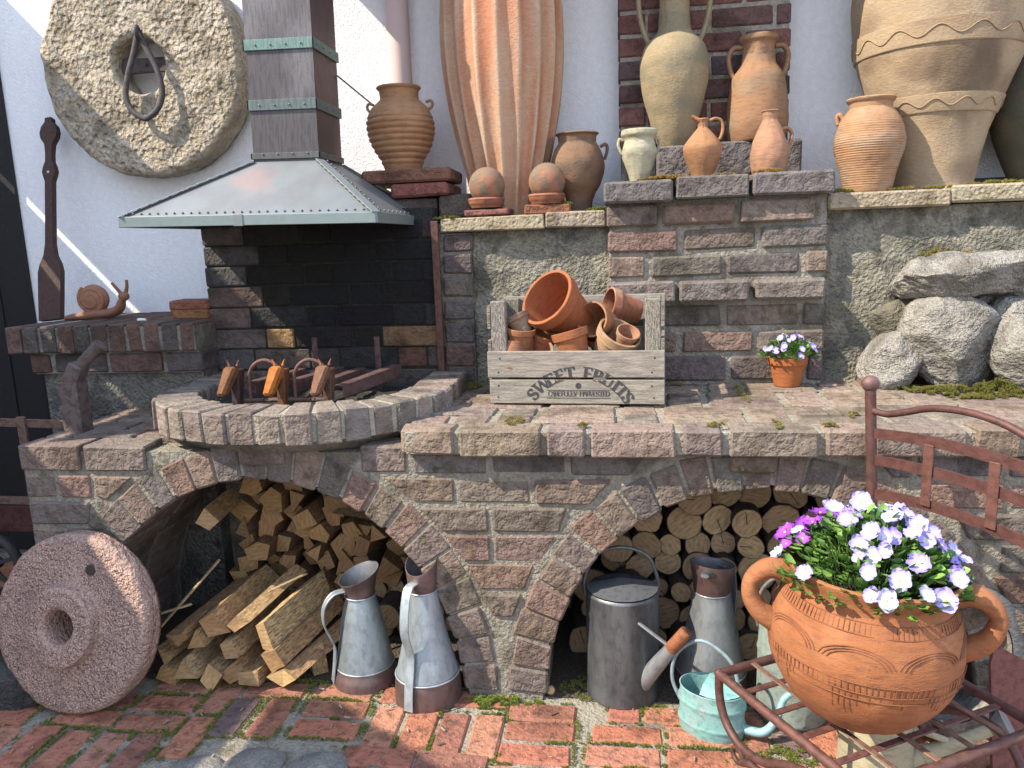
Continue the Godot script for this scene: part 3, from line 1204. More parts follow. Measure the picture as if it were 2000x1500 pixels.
# ---------------------------------------------------------------- things on the left wall
func disc(rin: float, rout: float, th: float, hub: float, hubh: float, sd: float, rough: float) -> MB:
	# a ring turned round z, front towards +z
	var pr := []
	pr.append(Vector2(rin, -th / 2))
	for k in 5:
		pr.append(Vector2(rin, lerpf(-th / 2, th / 2 + hubh - .012, k / 4.0)))
	pr.append(Vector2(rin + .012, th / 2 + hubh))
	var steps := 22
	if hub > 0:
		for k in 4:
			pr.append(Vector2(lerpf(rin + .02, hub - .01, k / 3.0), th / 2 + hubh))
		pr.append(Vector2(hub - .002, th / 2 + hubh - .002))
		pr.append(Vector2(hub, th / 2 + hubh - .010))
		pr.append(Vector2(hub + .002, th / 2 + .008))
		pr.append(Vector2(hub + .006, th / 2 + .003))
	var r0: float = pr[pr.size() - 1].x + .012
	for k in steps:
		pr.append(Vector2(lerpf(r0, rout - .02, float(k) / (steps - 1)), th / 2))
	pr.append(Vector2(rout - .006, th / 2 - .006))
	for k in 5:
		pr.append(Vector2(rout, lerpf(th / 2 - .02, -th / 2, k / 4.0)))
	pr.append(Vector2(rin, -th / 2 - .001))
	var mb := MB.new()
	var rows := []
	for q in pr:
		var row := PackedVector3Array()
		for j in 140:
			var a := TAU * j / 140
			var p := Vector3(q.x * cos(a), q.x * sin(a), q.y)
			var k := nz.get_noise_3d(p.x * 7 + sd, p.y * 7, p.z * 7) * rough + nz.get_noise_3d(p.x * 24 + sd, p.y * 24, p.z * 24) * rough * .5
			var ease := smoothstep(rin, rin + .08, q.x)
			p += Vector3(cos(a) * .8, sin(a) * .8, .7) * k * lerpf(.3, 1.0, ease)
			row.append(p)
		rows.append(row)
	mb.grid(rows, true, true)
	return mb

func wall_things() -> void:
	var mb := disc(.108, .425, .12, 0, 0, 2.0, .012)
	mb.paint(nz, Color(.60, .535, .44), Color(.47, .41, .325), 6, -.05, .6)
	var o := put(mb, "wall_millstone", M.stone)
	o.position = Vector3(-1.865, 2.105, -.955)
	tag(o, "pale pitted old millstone hung on the white wall", "millstone")
	mb = MB.new()
	mb.col = Color(.10, .085, .085)
	mb.box(-.135, .135, -.028, .028, -.008, .008, .002)
	mb.col = Color(.02, .02, .02)
	mb.tube([Vector3(-.02, 0, .006), Vector3(-.02, 0, .0115)], .006, 8)
	var t := put(mb, "iron_bar", M.rustobj)
	t.position = Vector3(-1.84, 2.115, -.955)
	tag(t, "dark flat iron bar across the hole of the hung millstone", "iron bar")
	mb = MB.new()
	mb.col = Color(.085, .075, .075)
	var pts := []
	for q in [[.0, .165], [-.012, .135], [-.03, .08], [-.062, .0], [-.078, -.07], [-.062, -.125], [-.02, -.158], [.012, -.16], [.06, -.12], [.078, -.06], [.062, .02], [.03, .09], [.008, .135], [.004, .165]]:
		pts.append(Vector3(q[0], q[1], .02 - q[1] * .05))
	mb.tube(spline(pts, 4), .0095, 8, 1.3)
	mb.tube(spline([Vector3(.0, .15, .0), Vector3(.0, .175, .02), Vector3(.012, .165, .045), Vector3(.005, .135, .03), Vector3(.0, .12, -.03)], 4), .009, 8)
	t = put(mb, "iron_loop", M.rustobj)
	t.position = Vector3(-1.835, 2.06, -.885)
	tag(t, "pear shaped dark iron loop hanging in front of the millstone hole", "iron loop")
	# drain pipe
	mb = MB.new()
	mb.col = Color(.55, .43, .40)
	mb.lathe(prof([.045, 0, .045, .4, .045, 1.2, .045, 1.6]), 32)
	t = put(mb, "downpipe", M.plain)
	t.position = Vector3(-.83, 1.46, -.985)
	tag(t, "pinkish beige rain pipe on the white wall behind the ribbed urn", "drainpipe")
	# carved paddle leaning on the wall
	mb = MB.new()
	var half := [Vector2(.042, 0), Vector2(.044, .1), Vector2(.045, .2), Vector2(.037, .235), Vector2(.022, .27), Vector2(.015, .32), Vector2(.0145, .45), Vector2(.0145, .585), Vector2(.021, .605), Vector2(.026, .625), Vector2(.021, .65), Vector2(.013, .67), Vector2(.0125, .71), Vector2(.016, .745), Vector2(.031, .772), Vector2(.035, .795), Vector2(.029, .822), Vector2(.014, .842), Vector2(.012, .86)]
	var out := half.duplicate()
	for k in half.size():
		var q: Vector2 = half[half.size() - 1 - k]
		out.append(Vector2(-q.x, q.y))
	for k in out.size():
		out[k].x *= 1.12
	mb.col = Color(.085, .04, .03)
	mb.prism(out, -.013, .013, Vector2.ZERO)
	var pd := put(mb, "wooden_paddle", M.darkwood)
	pd.position = Vector3(-2.268, 1.121, -.73)
	pd.rotation = Vector3(deg_to_rad(-17), 0, deg_to_rad(5.0))
	tag(pd, "long dark carved wooden paddle leaning on the white wall", "paddle")
	mb = MB.new()
	mb.col = Color(.5, .48, .45)
	mb.tube([Vector3(0, .622, .012), Vector3(0, .622, .015)], .005, 10)
	put(mb, "peg_hole", M.plain, pd)
	# snail
	var s := thing("snail_figure", "brown clay snail figure on the brick shelf beside the paddle", "figurine", Vector3(-2.07, 1.12, -.74))
	mb = MB.new()
	mb.col = Color(.34, .17, .11)
	var body := spline([Vector3(-.13, .008, .01), Vector3(-.07, .014, .01), Vector3(.0, .02, .0), Vector3(.06, .024, .0), Vector3(.098, .04, .0), Vector3(.112, .068, .0), Vector3(.122, .088, .0)], 5)
	mb.tube(body, func(q): return .008 + .026 * sin(PI * clampf(q * .8 + .1, 0, 1)) * (1.0 - .3 * q), 14, .62, Vector3.UP)
	put(mb, "body", M.clay, s)
	mb = MB.new()
	mb.ball(Vector3(.124, .088, .0), Vector3(.022, .019, .019), 16, 10)
	mb.col = Color(.34, .17, .11)
	for i in mb.c.size():
		mb.c[i] = mb.col
	put(mb, "head", M.clay, s)
	for q in [[Vector3(.118, .098, .006), Vector3(.105, .12, .01), Vector3(.088, .143, .014)], [Vector3(.130, .098, -.004), Vector3(.14, .125, -.004), Vector3(.143, .152, -.002)]]:
		mb = MB.new()
		mb.col = Color(.32, .16, .11)
		mb.tube(q, func(w): return lerpf(.008, .0055, w), 8)
		put(mb, "feeler", M.clay, s)
	mb = MB.new()
	mb.ball(Vector3(0, .068, 0), Vector3(.062, .058, .034), 32, 20)
	var sp := []
	for i in 91:
		var a := i / 90.0 * TAU * 2.7
		var r := .058 * pow(i / 90.0, .9) + .002
		var zz := .034 * sqrt(maxf(0.0, 1.0 - pow(r / .0635, 2.0)))
		sp.append(Vector3(cos(-a + .4) * r, .068 + sin(-a + .4) * r * .94, zz - .004))
	mb.tube(sp, func(w): return .003 + .0075 * w, 10, 1.0)
	for i in mb.c.size():
		mb.c[i] = Color(.40, .20, .125)
	var sh := put(mb, "shell", M.clay, s)
	sh.position = Vector3(-.012, .012, -.01)
	# loose tiles, white chip
	for k in 2:
		var fb := bk(self, -1.70, -1.535, 1.121 + k * .036, 1.155 + k * .036, -.75, -.645, M.brick, [Color(.30, .15, .06), Color(.30, .12, .07)][k], .004, .003, "flat_brick")
		tag(fb, ["yellowish flat brick lying on the shelf, lower of the two", "reddish flat brick on top of the other beside the fireplace"][k], "brick")
	mb = rock(Vector3(.022, .007, .009), 3.0, Color(.72, .70, .66), Color(.6, .58, .52))
	o = put(mb, "white_chip", M.plain)
	o.position = Vector3(-1.79, 1.126, -.60)
	tag(o, "small white chip of stone on the brick shelf", "stone chip")

# ---------------------------------------------------------------- clay pots
func pot(called: String, label: String, at: Vector3, pr: Array, m: Material, base: Color, alt: Color, opt := {}) -> Node3D:
	var t := thing(called, label, opt.get("cat", "pot"), at, opt.get("group", ""))
	var pts := spline(prof(pr), opt.get("per", 7))
	var amp: float = opt.get("rib", 0.0)
	if amp > 0:
		# finer steps so that the ribs are round
		var fine := []
		for i in pts.size() - 1:
			for k in 4:
				fine.append(pts[i].lerp(pts[i + 1], k / 4.0))
		fine.append(pts[pts.size() - 1])
		var per: float = opt.ribstep
		for i in fine.size():
			var q: Vector2 = fine[i]
			var w := smoothstep(opt.rib0, opt.rib0 + .02, q.y) * (1.0 - smoothstep(opt.rib1 - .02, opt.rib1, q.y))
			fine[i] = Vector2(q.x + amp * w * (absf(sin(PI * q.y / per)) * 2.0 - 1.0), q.y)
		pts = fine
	var last: Vector2 = pts[pts.size() - 1]
	var th: float = opt.get("wall", .008)
	pts.append(last + Vector2(-th * .35, th * .5))
	pts.append(last + Vector2(-th, th * .2))
	pts.append(Vector2(maxf(last.x - th * 1.4, .004), last.y - .03))
	var deep: float = opt.get("deep", .09)
	pts.append(Vector2(maxf(last.x - th * 1.6, .003), last.y - deep))
	pts.append(Vector2(.001, last.y - deep - .005))
	pts.push_front(Vector2(.001, 0))
	var mb := MB.new()
	var seg: int = opt.get("seg", 64)
	var wob: float = opt.get("wobble", .0012)
	mb.lathe(pts, seg, opt.fn if opt.has("fn") else func(a, y, _i): return wob * nz.get_noise_3d(cos(a) * 2, y * 14, sin(a) * 2 + at.x * 9) * 2.0)
	mb.paint(nz, base, alt, opt.get("freq", 7.0), opt.get("lo", -.15), opt.get("hi", .45), opt.get("stretch", Vector3(1, 1.6, 1)))
	put(mb, "body", m, t)
	for h in opt.get("handles", []):
		mb = MB.new()
		var path := []
		for i in range(0, h[1].size(), 2):
			path.append(Vector3(cos(h[0]) * h[1][i], h[1][i + 1], -sin(h[0]) * h[1][i]))
		mb.tube(spline(path, 5), h[2], 10, 1.5, Vector3(sin(h[0]), 0, cos(h[0])))
		mb.paint(nz, base, alt, opt.get("freq", 7.0), opt.get("lo", -.15), opt.get("hi", .45))
		put(mb, "handle", m, t)
	return t

func terrace_pots() -> void:
	var clay = M.clay
	var old = M.oldclay
	var orange := Color(.43, .225, .11)
	var tan := Color(.48, .28, .15)
	var buff := Color(.50, .38, .24)
	var cream := Color(.48, .42, .30)
	# bricks under the ribbed urn
	var u := [[-.925, -.59, 1.592, 1.64, "mossy red brick slab under the ribbed urn, top of its stack"], [-.82, -.60, 1.541, 1.588, "red brick under the top slab beside the hood"]]
	for q in u:
		var o := bk(self, q[0], q[1], q[2], q[3], -.93, -.70, M.brick, Color(.25, .115, .075) if q[2] > 1.58 else Color(.28, .10, .08), .007, .004, "loose_brick")
		tag(o, q[4], "brick", "loose bricks beside the hood")
	var o2 := bk(self, -.90, -.655, 1.46, 1.538, -.95, -.73, M.brick, Color(.16, .12, .10), .007, .004, "loose_brick")
	tag(o2, "dark brick at the bottom of the stack beside the hood", "brick", "loose bricks beside the hood")
	var o3 := bk(self, -.64, -.52, 1.459, 1.545, -.90, -.715, M.brick, Color(.13, .10, .08), .007, .004, "wood_block")
	tag(o3, "dark weathered block on the coping behind the left clay ball", "block")
	pot("ribbed_urn", "orange ribbed clay urn with two loop handles on red bricks", Vector3(-.79, 1.64, -.8), [.066, 0, .070, .012, .082, .045, .102, .077, .119, .123, .1235, .172, .1065, .222, .077, .25, .064, .268, .066, .281, .078, .291, .082, .297], clay, tan, orange,
		{"rib": .0028, "ribstep": .0205, "rib0": .015, "rib1": .205, "handles": [[0.0, [.108, .218, .119, .224, .124, .236, .118, .248, .10, .244], .005], [PI, [.108, .218, .119, .224, .124, .236, .118, .248, .10, .244], .005]], "cat": "urn"})
	# fluted vase
	var flut := func(a, y, _i): return .016 * (.55 - absf(cos(a * 9.0 + .4))) * smoothstep(-.02, .14, y) + .002 * nz.get_noise_3d(cos(a) * 2, y * 3, sin(a) * 2)
	pot("fluted_vase", "very tall fluted terracotta vase streaked with white lime", Vector3(-.407, 1.46, -.86), [.118, 0, .124, .05, .147, .158, .170, .25, .196, .378, .213, .504, .219, .63, .213, .77, .185, .93, .15, 1.02, .155, 1.06], M.oldclay, Color(.50, .215, .12), Color(.56, .36, .25),
		{"fn": flut, "seg": 180, "freq": 5.0, "stretch": Vector3(2.2, .3, 2.2), "lo": -.45, "hi": .5, "cat": "vase"})
	# lime worn onto the ridges of the flutes
	var fv: MeshInstance3D = get_node("fluted_vase/body")
	var fb := MB.new()
	var fa := (fv.mesh as ArrayMesh).surface_get_arrays(0)
	fb.v = fa[Mesh.ARRAY_VERTEX]
	fb.n = fa[Mesh.ARRAY_NORMAL]
	fb.c = fa[Mesh.ARRAY_COLOR]
	fb.ix = fa[Mesh.ARRAY_INDEX]
	for i in fb.v.size():
		var q := fb.v[i]
		var ridge := 1.0 - smoothstep(.05, .5, absf(cos(atan2(q.z, q.x) * 9.0 + .4)))
		fb.c[i] = fb.c[i].lerp(Color(.62, .49, .39), ridge * clampf(.62 + .8 * nz.get_noise_3d(q.x * 14, q.y * 3, q.z * 14), 0, 1))
	fv.mesh = fb.mesh()
	# balls on saucers on bricks
	for k in 2:
		var x: float = [-.458, -.244][k]
		var o := bk(self, x - .076, x + .085, 1.459, [1.487, 1.492][k], -.74, -.625, M.brick, [Color(.25, .10, .085), Color(.30, .12, .06)][k], .006, .005, "base_brick")
		tag(o, ["reddish grey brick under the left clay ball on the coping", "orange mossy brick under the right clay ball on the coping"][k], "brick")
		var y: float = [1.489, 1.494][k]
		pot("clay_saucer", ["clay saucer ring under the left clay ball", "clay saucer ring under the right clay ball"][k], Vector3(x, y, -.675), [.052, 0, .056, .008, .061, .016, .064, .026, .066, .03], clay, Color(.40, .17, .09), Color(.33, .13, .08), {"deep": .012, "wall": .012, "cat": "saucer", "per": 3})
		var mb := MB.new()
		mb.ball(Vector3.ZERO, Vector3(.064, .064, .064), 40, 26)
		mb.paint(nz, Color(.36, .16, .10), Color(.20, .15, .11), 16, -.15, .35)
		for i in mb.c.size():
			var w := smoothstep(.005, .05, mb.v[i].y + .02 * nz.get_noise_3dv(mb.v[i] * 40))
			mb.c[i] = mb.c[i].lerp(Color(.21, .17, .12), w * .75)
		var b := put(mb, "clay_ball", old)
		b.position = Vector3(x + .003, y + .078, -.675)
		tag(b, ["weathered clay ball resting on a saucer, left of the pair", "weathered clay ball resting on a saucer, right of the pair"][k], "ball")
	pot("brown_jar", "dull brown clay jar with a side handle behind the right clay ball", Vector3(-.139, 1.46, -.8), [.046, 0, .056, .06, .083, .107, .0975, .17, .085, .223, .064, .258, .068, .272, .0785, .281], old, Color(.24, .145, .09), Color(.17, .11, .08), {"handles": [[.1, [.083, .235, .102, .243, .108, .225, .098, .19], .006]], "cat": "jar"})
	pot("small_cream_pot", "small cream grey pot with two handles at the left end of the pier", Vector3(.078, 1.558, -.66), [.032, 0, .034, .01, .047, .05, .0582, .085, .0582, .103, .053, .122, .0515, .138, .0605, .152, .061, .165], old, Color(.47, .44, .33), Color(.34, .33, .25), {"handles": [[.25, [.055, .135, .066, .14, .071, .122, .062, .098, .056, .09], .0055], [PI + .1, [.055, .135, .066, .14, .071, .122, .062, .098, .056, .09], .0055]], "freq": 12.0, "cat": "pot"})
	pot("tall_amphora", "tall buff amphora with long neck and two handles before the brick pillar", Vector3(.209, 1.675, -.875), [.049, 0, .053, .012, .073, .06, .096, .135, .115, .213, .122, .278, .117, .327, .098, .37, .062, .404, .053, .46, .0515, .515, .058, .58, .066, .63], old, Color(.345, .275, .175), Color(.26, .225, .15),
		{"handles": [[.08, [.056, .60, .092, .607, .118, .575, .125, .52, .118, .455, .103, .405, .088, .372], .0095], [PI - .08, [.056, .60, .092, .607, .118, .575, .125, .52, .118, .455, .103, .405, .088, .372], .0095]], "freq": 5.0, "stretch": Vector3(1, 2.6, 1), "cat": "amphora"})
	var jg := pot("spouted_jug", "small orange jug with pinched spout and arched handle on the pier", Vector3(.291, 1.56, -.68), [.036, 0, .038, .012, .0548, .055, .0645, .085, .063, .108, .037, .143, .0175, .165, .0155, .178, .021, .193], clay, Color(.47, .25, .125), Color(.42, .22, .11), {"handles": [[.15, [.02, .186, .042, .194, .063, .185, .068, .155, .057, .125], .0055]], "wall": .004, "cat": "jug"})
	var mb2 := MB.new()
	mb2.tube([Vector3(-.006, .184, .0), Vector3(-.026, .196, .004), Vector3(-.036, .205, .006)], func(q): return lerpf(.016, .008, q), 10, .6, Vector3.UP)
	mb2.paint(nz, Color(.48, .22, .095), Color(.42, .19, .085), 7, -.1, .5)
	put(mb2, "spout", clay, jg)
	pot("two_handled_jar", "brown wide shouldered jar with two neck handles before the pillar", Vector3(.501, 1.688, -.875), [.09, 0, .097, .012, .107, .054, .1055, .106, .098, .176, .0875, .226, .0625, .263, .0555, .297, .057, .331, .066, .345, .0665, .358], clay, Color(.39, .22, .12), Color(.36, .25, .155),
		{"handles": [[.05, [.056, .325, .085, .325, .102, .295, .095, .25, .08, .222], .009], [PI - .05, [.056, .325, .085, .325, .102, .295, .095, .25, .08, .222], .009]], "freq": 6.0, "cat": "jar"})
	pot("bottle_jug", "pinkish bottle shaped jug with one low handle at the right end of the pier", Vector3(.511, 1.562, -.68), [.053, 0, .056, .008, .061, .038, .0625, .063, .057, .101, .036, .153, .0235, .18, .023, .196, .0295, .205], clay, Color(.50, .28, .175), Color(.42, .255, .165), {"handles": [[.2, [.036, .145, .058, .15, .074, .135, .072, .105, .057, .085], .006]], "wall": .004, "cat": "jug"})
	pot("ribbed_jar", "orange finely ribbed jar standing at the front of the right coping", Vector3(.835, 1.491, -.70), [.073, 0, .077, .012, .087, .065, .104, .124, .110, .168, .093, .232, .066, .27, .064, .28, .074, .292, .077, .298], clay, Color(.48, .285, .155), Color(.47, .33, .22),
		{"rib": .0012, "ribstep": .0075, "rib0": .01, "rib1": .235, "handles": [[PI - .55, [.085, .245, .098, .262, .106, .25, .1, .228], .008]], "cat": "jar"})
	var pt := pot("giant_storage_jar", "huge buff storage jar with two wavy raised bands on the right coping", Vector3(1.09, 1.495, -.86), [.134, 0, .137, .04, .1635, .172, .191, .261, .2185, .331, .257, .445, .269, .53, .278, .625, .268, .73, .24, .85, .22, .92, .235, .96], old, Color(.44, .335, .228), Color(.31, .22, .15),
		{"freq": 3.2, "stretch": Vector3(1, 1.4, 1), "lo": .0, "hi": .5, "seg": 96, "cat": "storage jar"})
	var jar: MeshInstance3D = pt.get_node("body")
	jar.mesh = stained(jar.mesh, Vector3(.03, .37, .22), Vector3(.13, .19, .2), Color(.15, .105, .075))
	for q in [[.245, .295, .186, .205], [.445, .512, .2575, .2675]]:
		mb2 = MB.new()
		mb2.col = Color(.44, .335, .228)
		mb2.lathe([Vector2(q[2], q[0] - .004), Vector2(q[2] + .005, q[0]), Vector2(q[3] + .005, q[1]), Vector2(q[3] - .002, q[1] + .004)], 96)
		mb2.paint(nz, Color(.44, .335, .228), Color(.31, .22, .15), 3.2, .0, .5)
		put(mb2, "raised_band", old, pt)
		mb2 = MB.new()
		mb2.col = Color(.38, .27, .17)
		var path := []
		for i in 289:
			var a := TAU * i / 288
			var s := sin(a * 14.0)
			var r := lerpf(q[2], q[3], .5 + .22 * s) + .006
			path.append(Vector3(r * cos(a), lerpf(q[0], q[1], .5 + .22 * s), r * sin(a)))
		mb2.tube(path, .0022, 6, 1.0, Vector3.UP)
		put(mb2, "wavy_line", old, pt)
	pot("dark_green_jar", "dark green brown jar at the right edge behind the giant jar", Vector3(1.44, 1.50, -.88), [.07, 0, .076, .012, .112, .10, .1415, .185, .147, .26, .126, .37, .088, .445, .08, .47, .09, .49], old, Color(.10, .10, .07), Color(.15, .12, .08), {"cat": "jar"})
	var sl := MB.new()
	sl.col = Color(.03, .028, .028)
	sl.box(1.22, 1.6, 1.499, 1.535, -1.047, -.93, .003)
	tag(put(sl, "dark_sill", M.plain), "dark ledge behind the green jar at the foot of the wall", "ledge")

func stained(m: ArrayMesh, at: Vector3, reach: Vector3, col: Color) -> ArrayMesh:
	# old damp stain with a ragged edge
	var mb := MB.new()
	var arr := m.surface_get_arrays(0)
	mb.v = arr[Mesh.ARRAY_VERTEX]
	mb.n = arr[Mesh.ARRAY_NORMAL]
	mb.c = arr[Mesh.ARRAY_COLOR]
	mb.ix = arr[Mesh.ARRAY_INDEX]
	for i in mb.v.size():
		var d := ((mb.v[i] - at) / reach).length() + .55 * nz.get_noise_3d(mb.v[i].x * 9, mb.v[i].y * 5, mb.v[i].z * 9)
		mb.c[i] = mb.c[i].lerp(col, .85 * (1.0 - smoothstep(.35, 1.15, d)))
	return mb.mesh()

# ---------------------------------------------------------------- crate and flowerpots
func flowerpot(called: String, label: String, R: float, H: float, at: Vector3, mouth: Vector3, base: Color, alt: Color, group := "", parent_basis := Basis()) -> Node3D:
	var p := [R * .64, 0, R * .66, H * .04, R * .76, H * .35, R * .86, H * .70, R * .875, H * .735, R * .97, H * .745, R * .985, H * .85, R, H * .985, R * .985, H]
	var t := thing(called, label, "flowerpot", at, group)
	var pts := prof(p)
	var th := R * .09
	pts.append(Vector2(R * .985 - th, H))
	pts.append(Vector2(R * .84 - th * .4, H * .72))
	pts.append(Vector2(R * .60, H * .06))
	pts.append(Vector2(.001, H * .055))
	pts.push_front(Vector2(.001, 0))
	var dense := []
	for i in pts.size() - 1:
		dense.append(pts[i])
		dense.append(pts[i].lerp(pts[i + 1], .12))
		dense.append(pts[i].lerp(pts[i + 1], .88))
	dense.append(pts[pts.size() - 1])
	var mb := MB.new()
	mb.lathe(dense, 48, func(a, y, _i): return R * .012 * nz.get_noise_3d(cos(a) * 2, y * 20, sin(a) * 2 + R * 99))
	mb.paint(nz, base, alt, 13, -.1, .5)
	put(mb, "body", M.clay, t)
	var up := mouth.normalized()
	var x := up.cross(Vector3(.3, .2, .93)).normalized()
	t.basis = Basis(x, up, x.cross(up)).orthonormalized()
	# «at» is the middle of the mouth
	t.position = at - up * H
	return t

func crate() -> void:
	var t := thing("fruit_crate", "grey weathered wooden crate with SWEET FRUITS lettering full of clay pots", "crate", Vector3(-.136, .855, -.278))
	t.rotation.y = deg_to_rad(-3.6)
	var grey := Color(.30, .272, .235)
	var W := .278
	var D := .30
	var slats := [["front_slat", -W, W, .088, .172, -.014, .0], ["front_slat", -W + .006, W, .004, .081, -.014, .0],
		["back_slat", -W, W, .235, .325, -D, -D + .012], ["back_slat", -W, W, .125, .215, -D, -D + .012], ["back_slat", -W, W, .02, .105, -D, -D + .012],
		["bottom_slat", -W + .02, W - .02, .004, .014, -D + .015, -.19], ["bottom_slat", -W + .02, W - .02, .004, .014, -.18, -.10], ["bottom_slat", -W + .02, W - .02, .004, .014, -.095, -.018]]
	for q in slats:
		var mb := MB.new()
		mb.col = vary(grey, .06)
		mb.box(q[1], q[2], q[3], q[4], q[5], q[6], .002)
		put(mb, q[0], M.crate, t)
	for s in [-1.0, 1.0]:
		for y in [.02, .13, .24]:
			var mb := MB.new()
			mb.col = vary(Color(.27, .23, .185), .08)
			mb.bar(Vector3(s * (W - .006), y + .04, -D + .014), Vector3(s * (W - .006), y + .04, -.016), .011, .075)
			put(mb, "side_slat", M.wood, t)
		for z in [-.034, -D + .03]:
			var mb := MB.new()
			mb.col = vary(Color(.30, .262, .215), .08)
			mb.box(s * (W - .036) - .024, s * (W - .036) + .024, .002, .33 if z > -.1 else .32, z - .017, z + .017, .003)
			put(mb, "post", M.darkwood, t)
	# nails
	var nail := MB.new()
	nail.ball(Vector3.ZERO, Vector3(.003, .003, .0012), 8, 5)
	var where := []
	for s in [-1.0, 1.0]:
		for y in [.105, .15, .025, .062]:
			where.append(Transform3D(Basis(), Vector3(s * (W - .035) + rr(-.006, .006), y, .0005)))
	multi("nails", nail.mesh(), M.plain, where, [Color(.03, .025, .02)], t)
	# lettering stencilled on the two front slats
	var serif := SystemFont.new()
	serif.font_names = PackedStringArray(["Droid Serif"])
	serif.font_weight = 700
	var font: Font = serif
	var ink := MB.new()
	ink.col = Color(.055, .053, .055)
	var word := "SWEET FRUITS"
	var ctr := Vector2(.012, -.082)
	var R := .186
	var ang := [-51, -39, -28.5, -18.5, -8, 0, 9, 19, 30, 39, 46.5, 55.5]
	for i in word.length():
		if word[i] == " ":
			continue
		var a := deg_to_rad(ang[i])
		var pos := ctr + Vector2(sin(a), cos(a)) * R
		for k in 3:
			ink.lift = k * .00025
			letter(ink, word[i], font, .053, pos + Vector2(cos(a), -sin(a)) * (k - 1) * .0009, -a)
	ink.lift = 0.0
	line_text(ink, "CAREFULLY HARVESTED", font, .022, Vector2(.012, .030), .192)
	for y in [.047, .0225]:
		stamp(ink, [Vector2(-.088, y), Vector2(.112, y), Vector2(.112, y + .0018), Vector2(-.088, y + .0018)])
	var dot := []
	for k in 14:
		dot.append(Vector2(.012 + .0095 * cos(TAU * k / 14), .0625 + .0095 * sin(TAU * k / 14)))
	stamp(ink, dot)
	put(ink, "lettering", M.ink, t)
	# pots lying in it
	var O := Color(.46, .145, .05)
	var P := Color(.47, .225, .115)
	var Q := Color(.52, .35, .22)
	flowerpot("clay_flowerpot", "large bright orange flowerpot tipped on its side on top of the crate", .10, .17, Vector3(-.226, 1.192, -.36), Vector3(-.55, .55, .63), O, Color(.45, .14, .05))
	flowerpot("clay_flowerpot", "glossy red flowerpot with white lime spots lying at the back right of the crate", .062, .11, Vector3(-.032, 1.152, -.46), Vector3(-.9, .26, .34), Color(.36, .13, .065), Color(.48, .30, .21))
	flowerpot("clay_flowerpot", "orange flowerpot lying with its open mouth to the front in the middle", .058, .125, Vector3(-.083, 1.118, -.355), Vector3(-.5, .2, .84), Color(.49, .235, .105), P)
	flowerpot("clay_flowerpot", "pale buff flowerpot tilted against the right crate post", .072, .12, Vector3(.008, 1.078, -.335), Vector3(.42, .80, .42), Q, Color(.50, .30, .17))
	flowerpot("clay_flowerpot", "small pinkish flowerpot nested in the pale tilted pot", .038, .06, Vector3(.034, 1.08, -.325), Vector3(.28, .80, .5), Color(.47, .25, .155), Q)
	flowerpot("clay_flowerpot", "rough textured orange flowerpot standing below the big tipped pot", .060, .10, Vector3(-.155, 1.085, -.345), Vector3(-.25, .95, -.05), Color(.44, .16, .06), Color(.48, .21, .09))
	flowerpot("clay_flowerpot", "small greyish flowerpot nested on top of another at the left of the crate", .042, .065, Vector3(-.328, 1.135, -.37), Vector3(-.4, .86, -.1), Color(.36, .22, .15), Color(.36, .29, .22))
	flowerpot("clay_flowerpot", "orange flowerpot holding the greyish one at the left of the crate", .050, .075, Vector3(-.310, 1.095, -.36), Vector3(.12, .97, .12), Color(.43, .19, .085), P)
	flowerpot("clay_flowerpot", "brown flowerpot lying upside down in the left front corner of the crate", .056, .09, Vector3(-.34, .965, -.345), Vector3(-.12, -.97, .1), Color(.31, .14, .075), P)
	flowerpot("clay_flowerpot", "pinkish flowerpot lying on its side just behind the upper front slat", .058, .09, Vector3(-.262, 1.028, -.335), Vector3(.05, .80, .55), Color(.44, .22, .14), Q)
	flowerpot("clay_flowerpot", "orange flowerpot between the left stack and the big tipped pot", .045, .07, Vector3(-.235, 1.068, -.40), Vector3(.3, .92, .2), Color(.45, .17, .07), P)
	flowerpot("clay_flowerpot", "orange flowerpot lying behind the open one at the right of the heap", .05, .08, Vector3(-.06, 1.06, -.42), Vector3(-.3, .9, .3), Color(.45, .2, .09), P)
	flowerpot("clay_flowerpot", "flowerpot lying at the bottom of the crate behind the slat gap", .06, .10, Vector3(-.1, .93, -.35), Vector3(.9, .1, .3), O, P)

func letter(ink: MB, ch: String, font: Font, size: float, pos: Vector2, rot: float) -> void:
	var tm := TextMesh.new()
	tm.text = ch
	tm.font = font
	tm.font_size = 64
	tm.pixel_size = size / 64.0
	tm.depth = .0004
	tm.curve_step = 2.0
	var arr := tm.get_mesh_arrays()
	var vv: PackedVector3Array = arr[Mesh.ARRAY_VERTEX]
	var nn: PackedVector3Array = arr[Mesh.ARRAY_NORMAL]
	var ii: PackedInt32Array = arr[Mesh.ARRAY_INDEX]
	for k in range(0, ii.size(), 3):
		if nn[ii[k]].z < .9:
			continue
		var poly := []
		for j in 3:
			var q := vv[ii[k + j]]
			poly.append(pos + Vector2(q.x, q.y).rotated(rot))
		stamp(ink, poly)

func line_text(ink: MB, text: String, font: Font, size: float, ctr: Vector2, width: float) -> void:
	var m := text.length()
	for i in m:
		if text[i] != " ":
			letter(ink, text[i], font, size, ctr + Vector2(width * ((i + .5) / m - .5), .0065), 0.0)

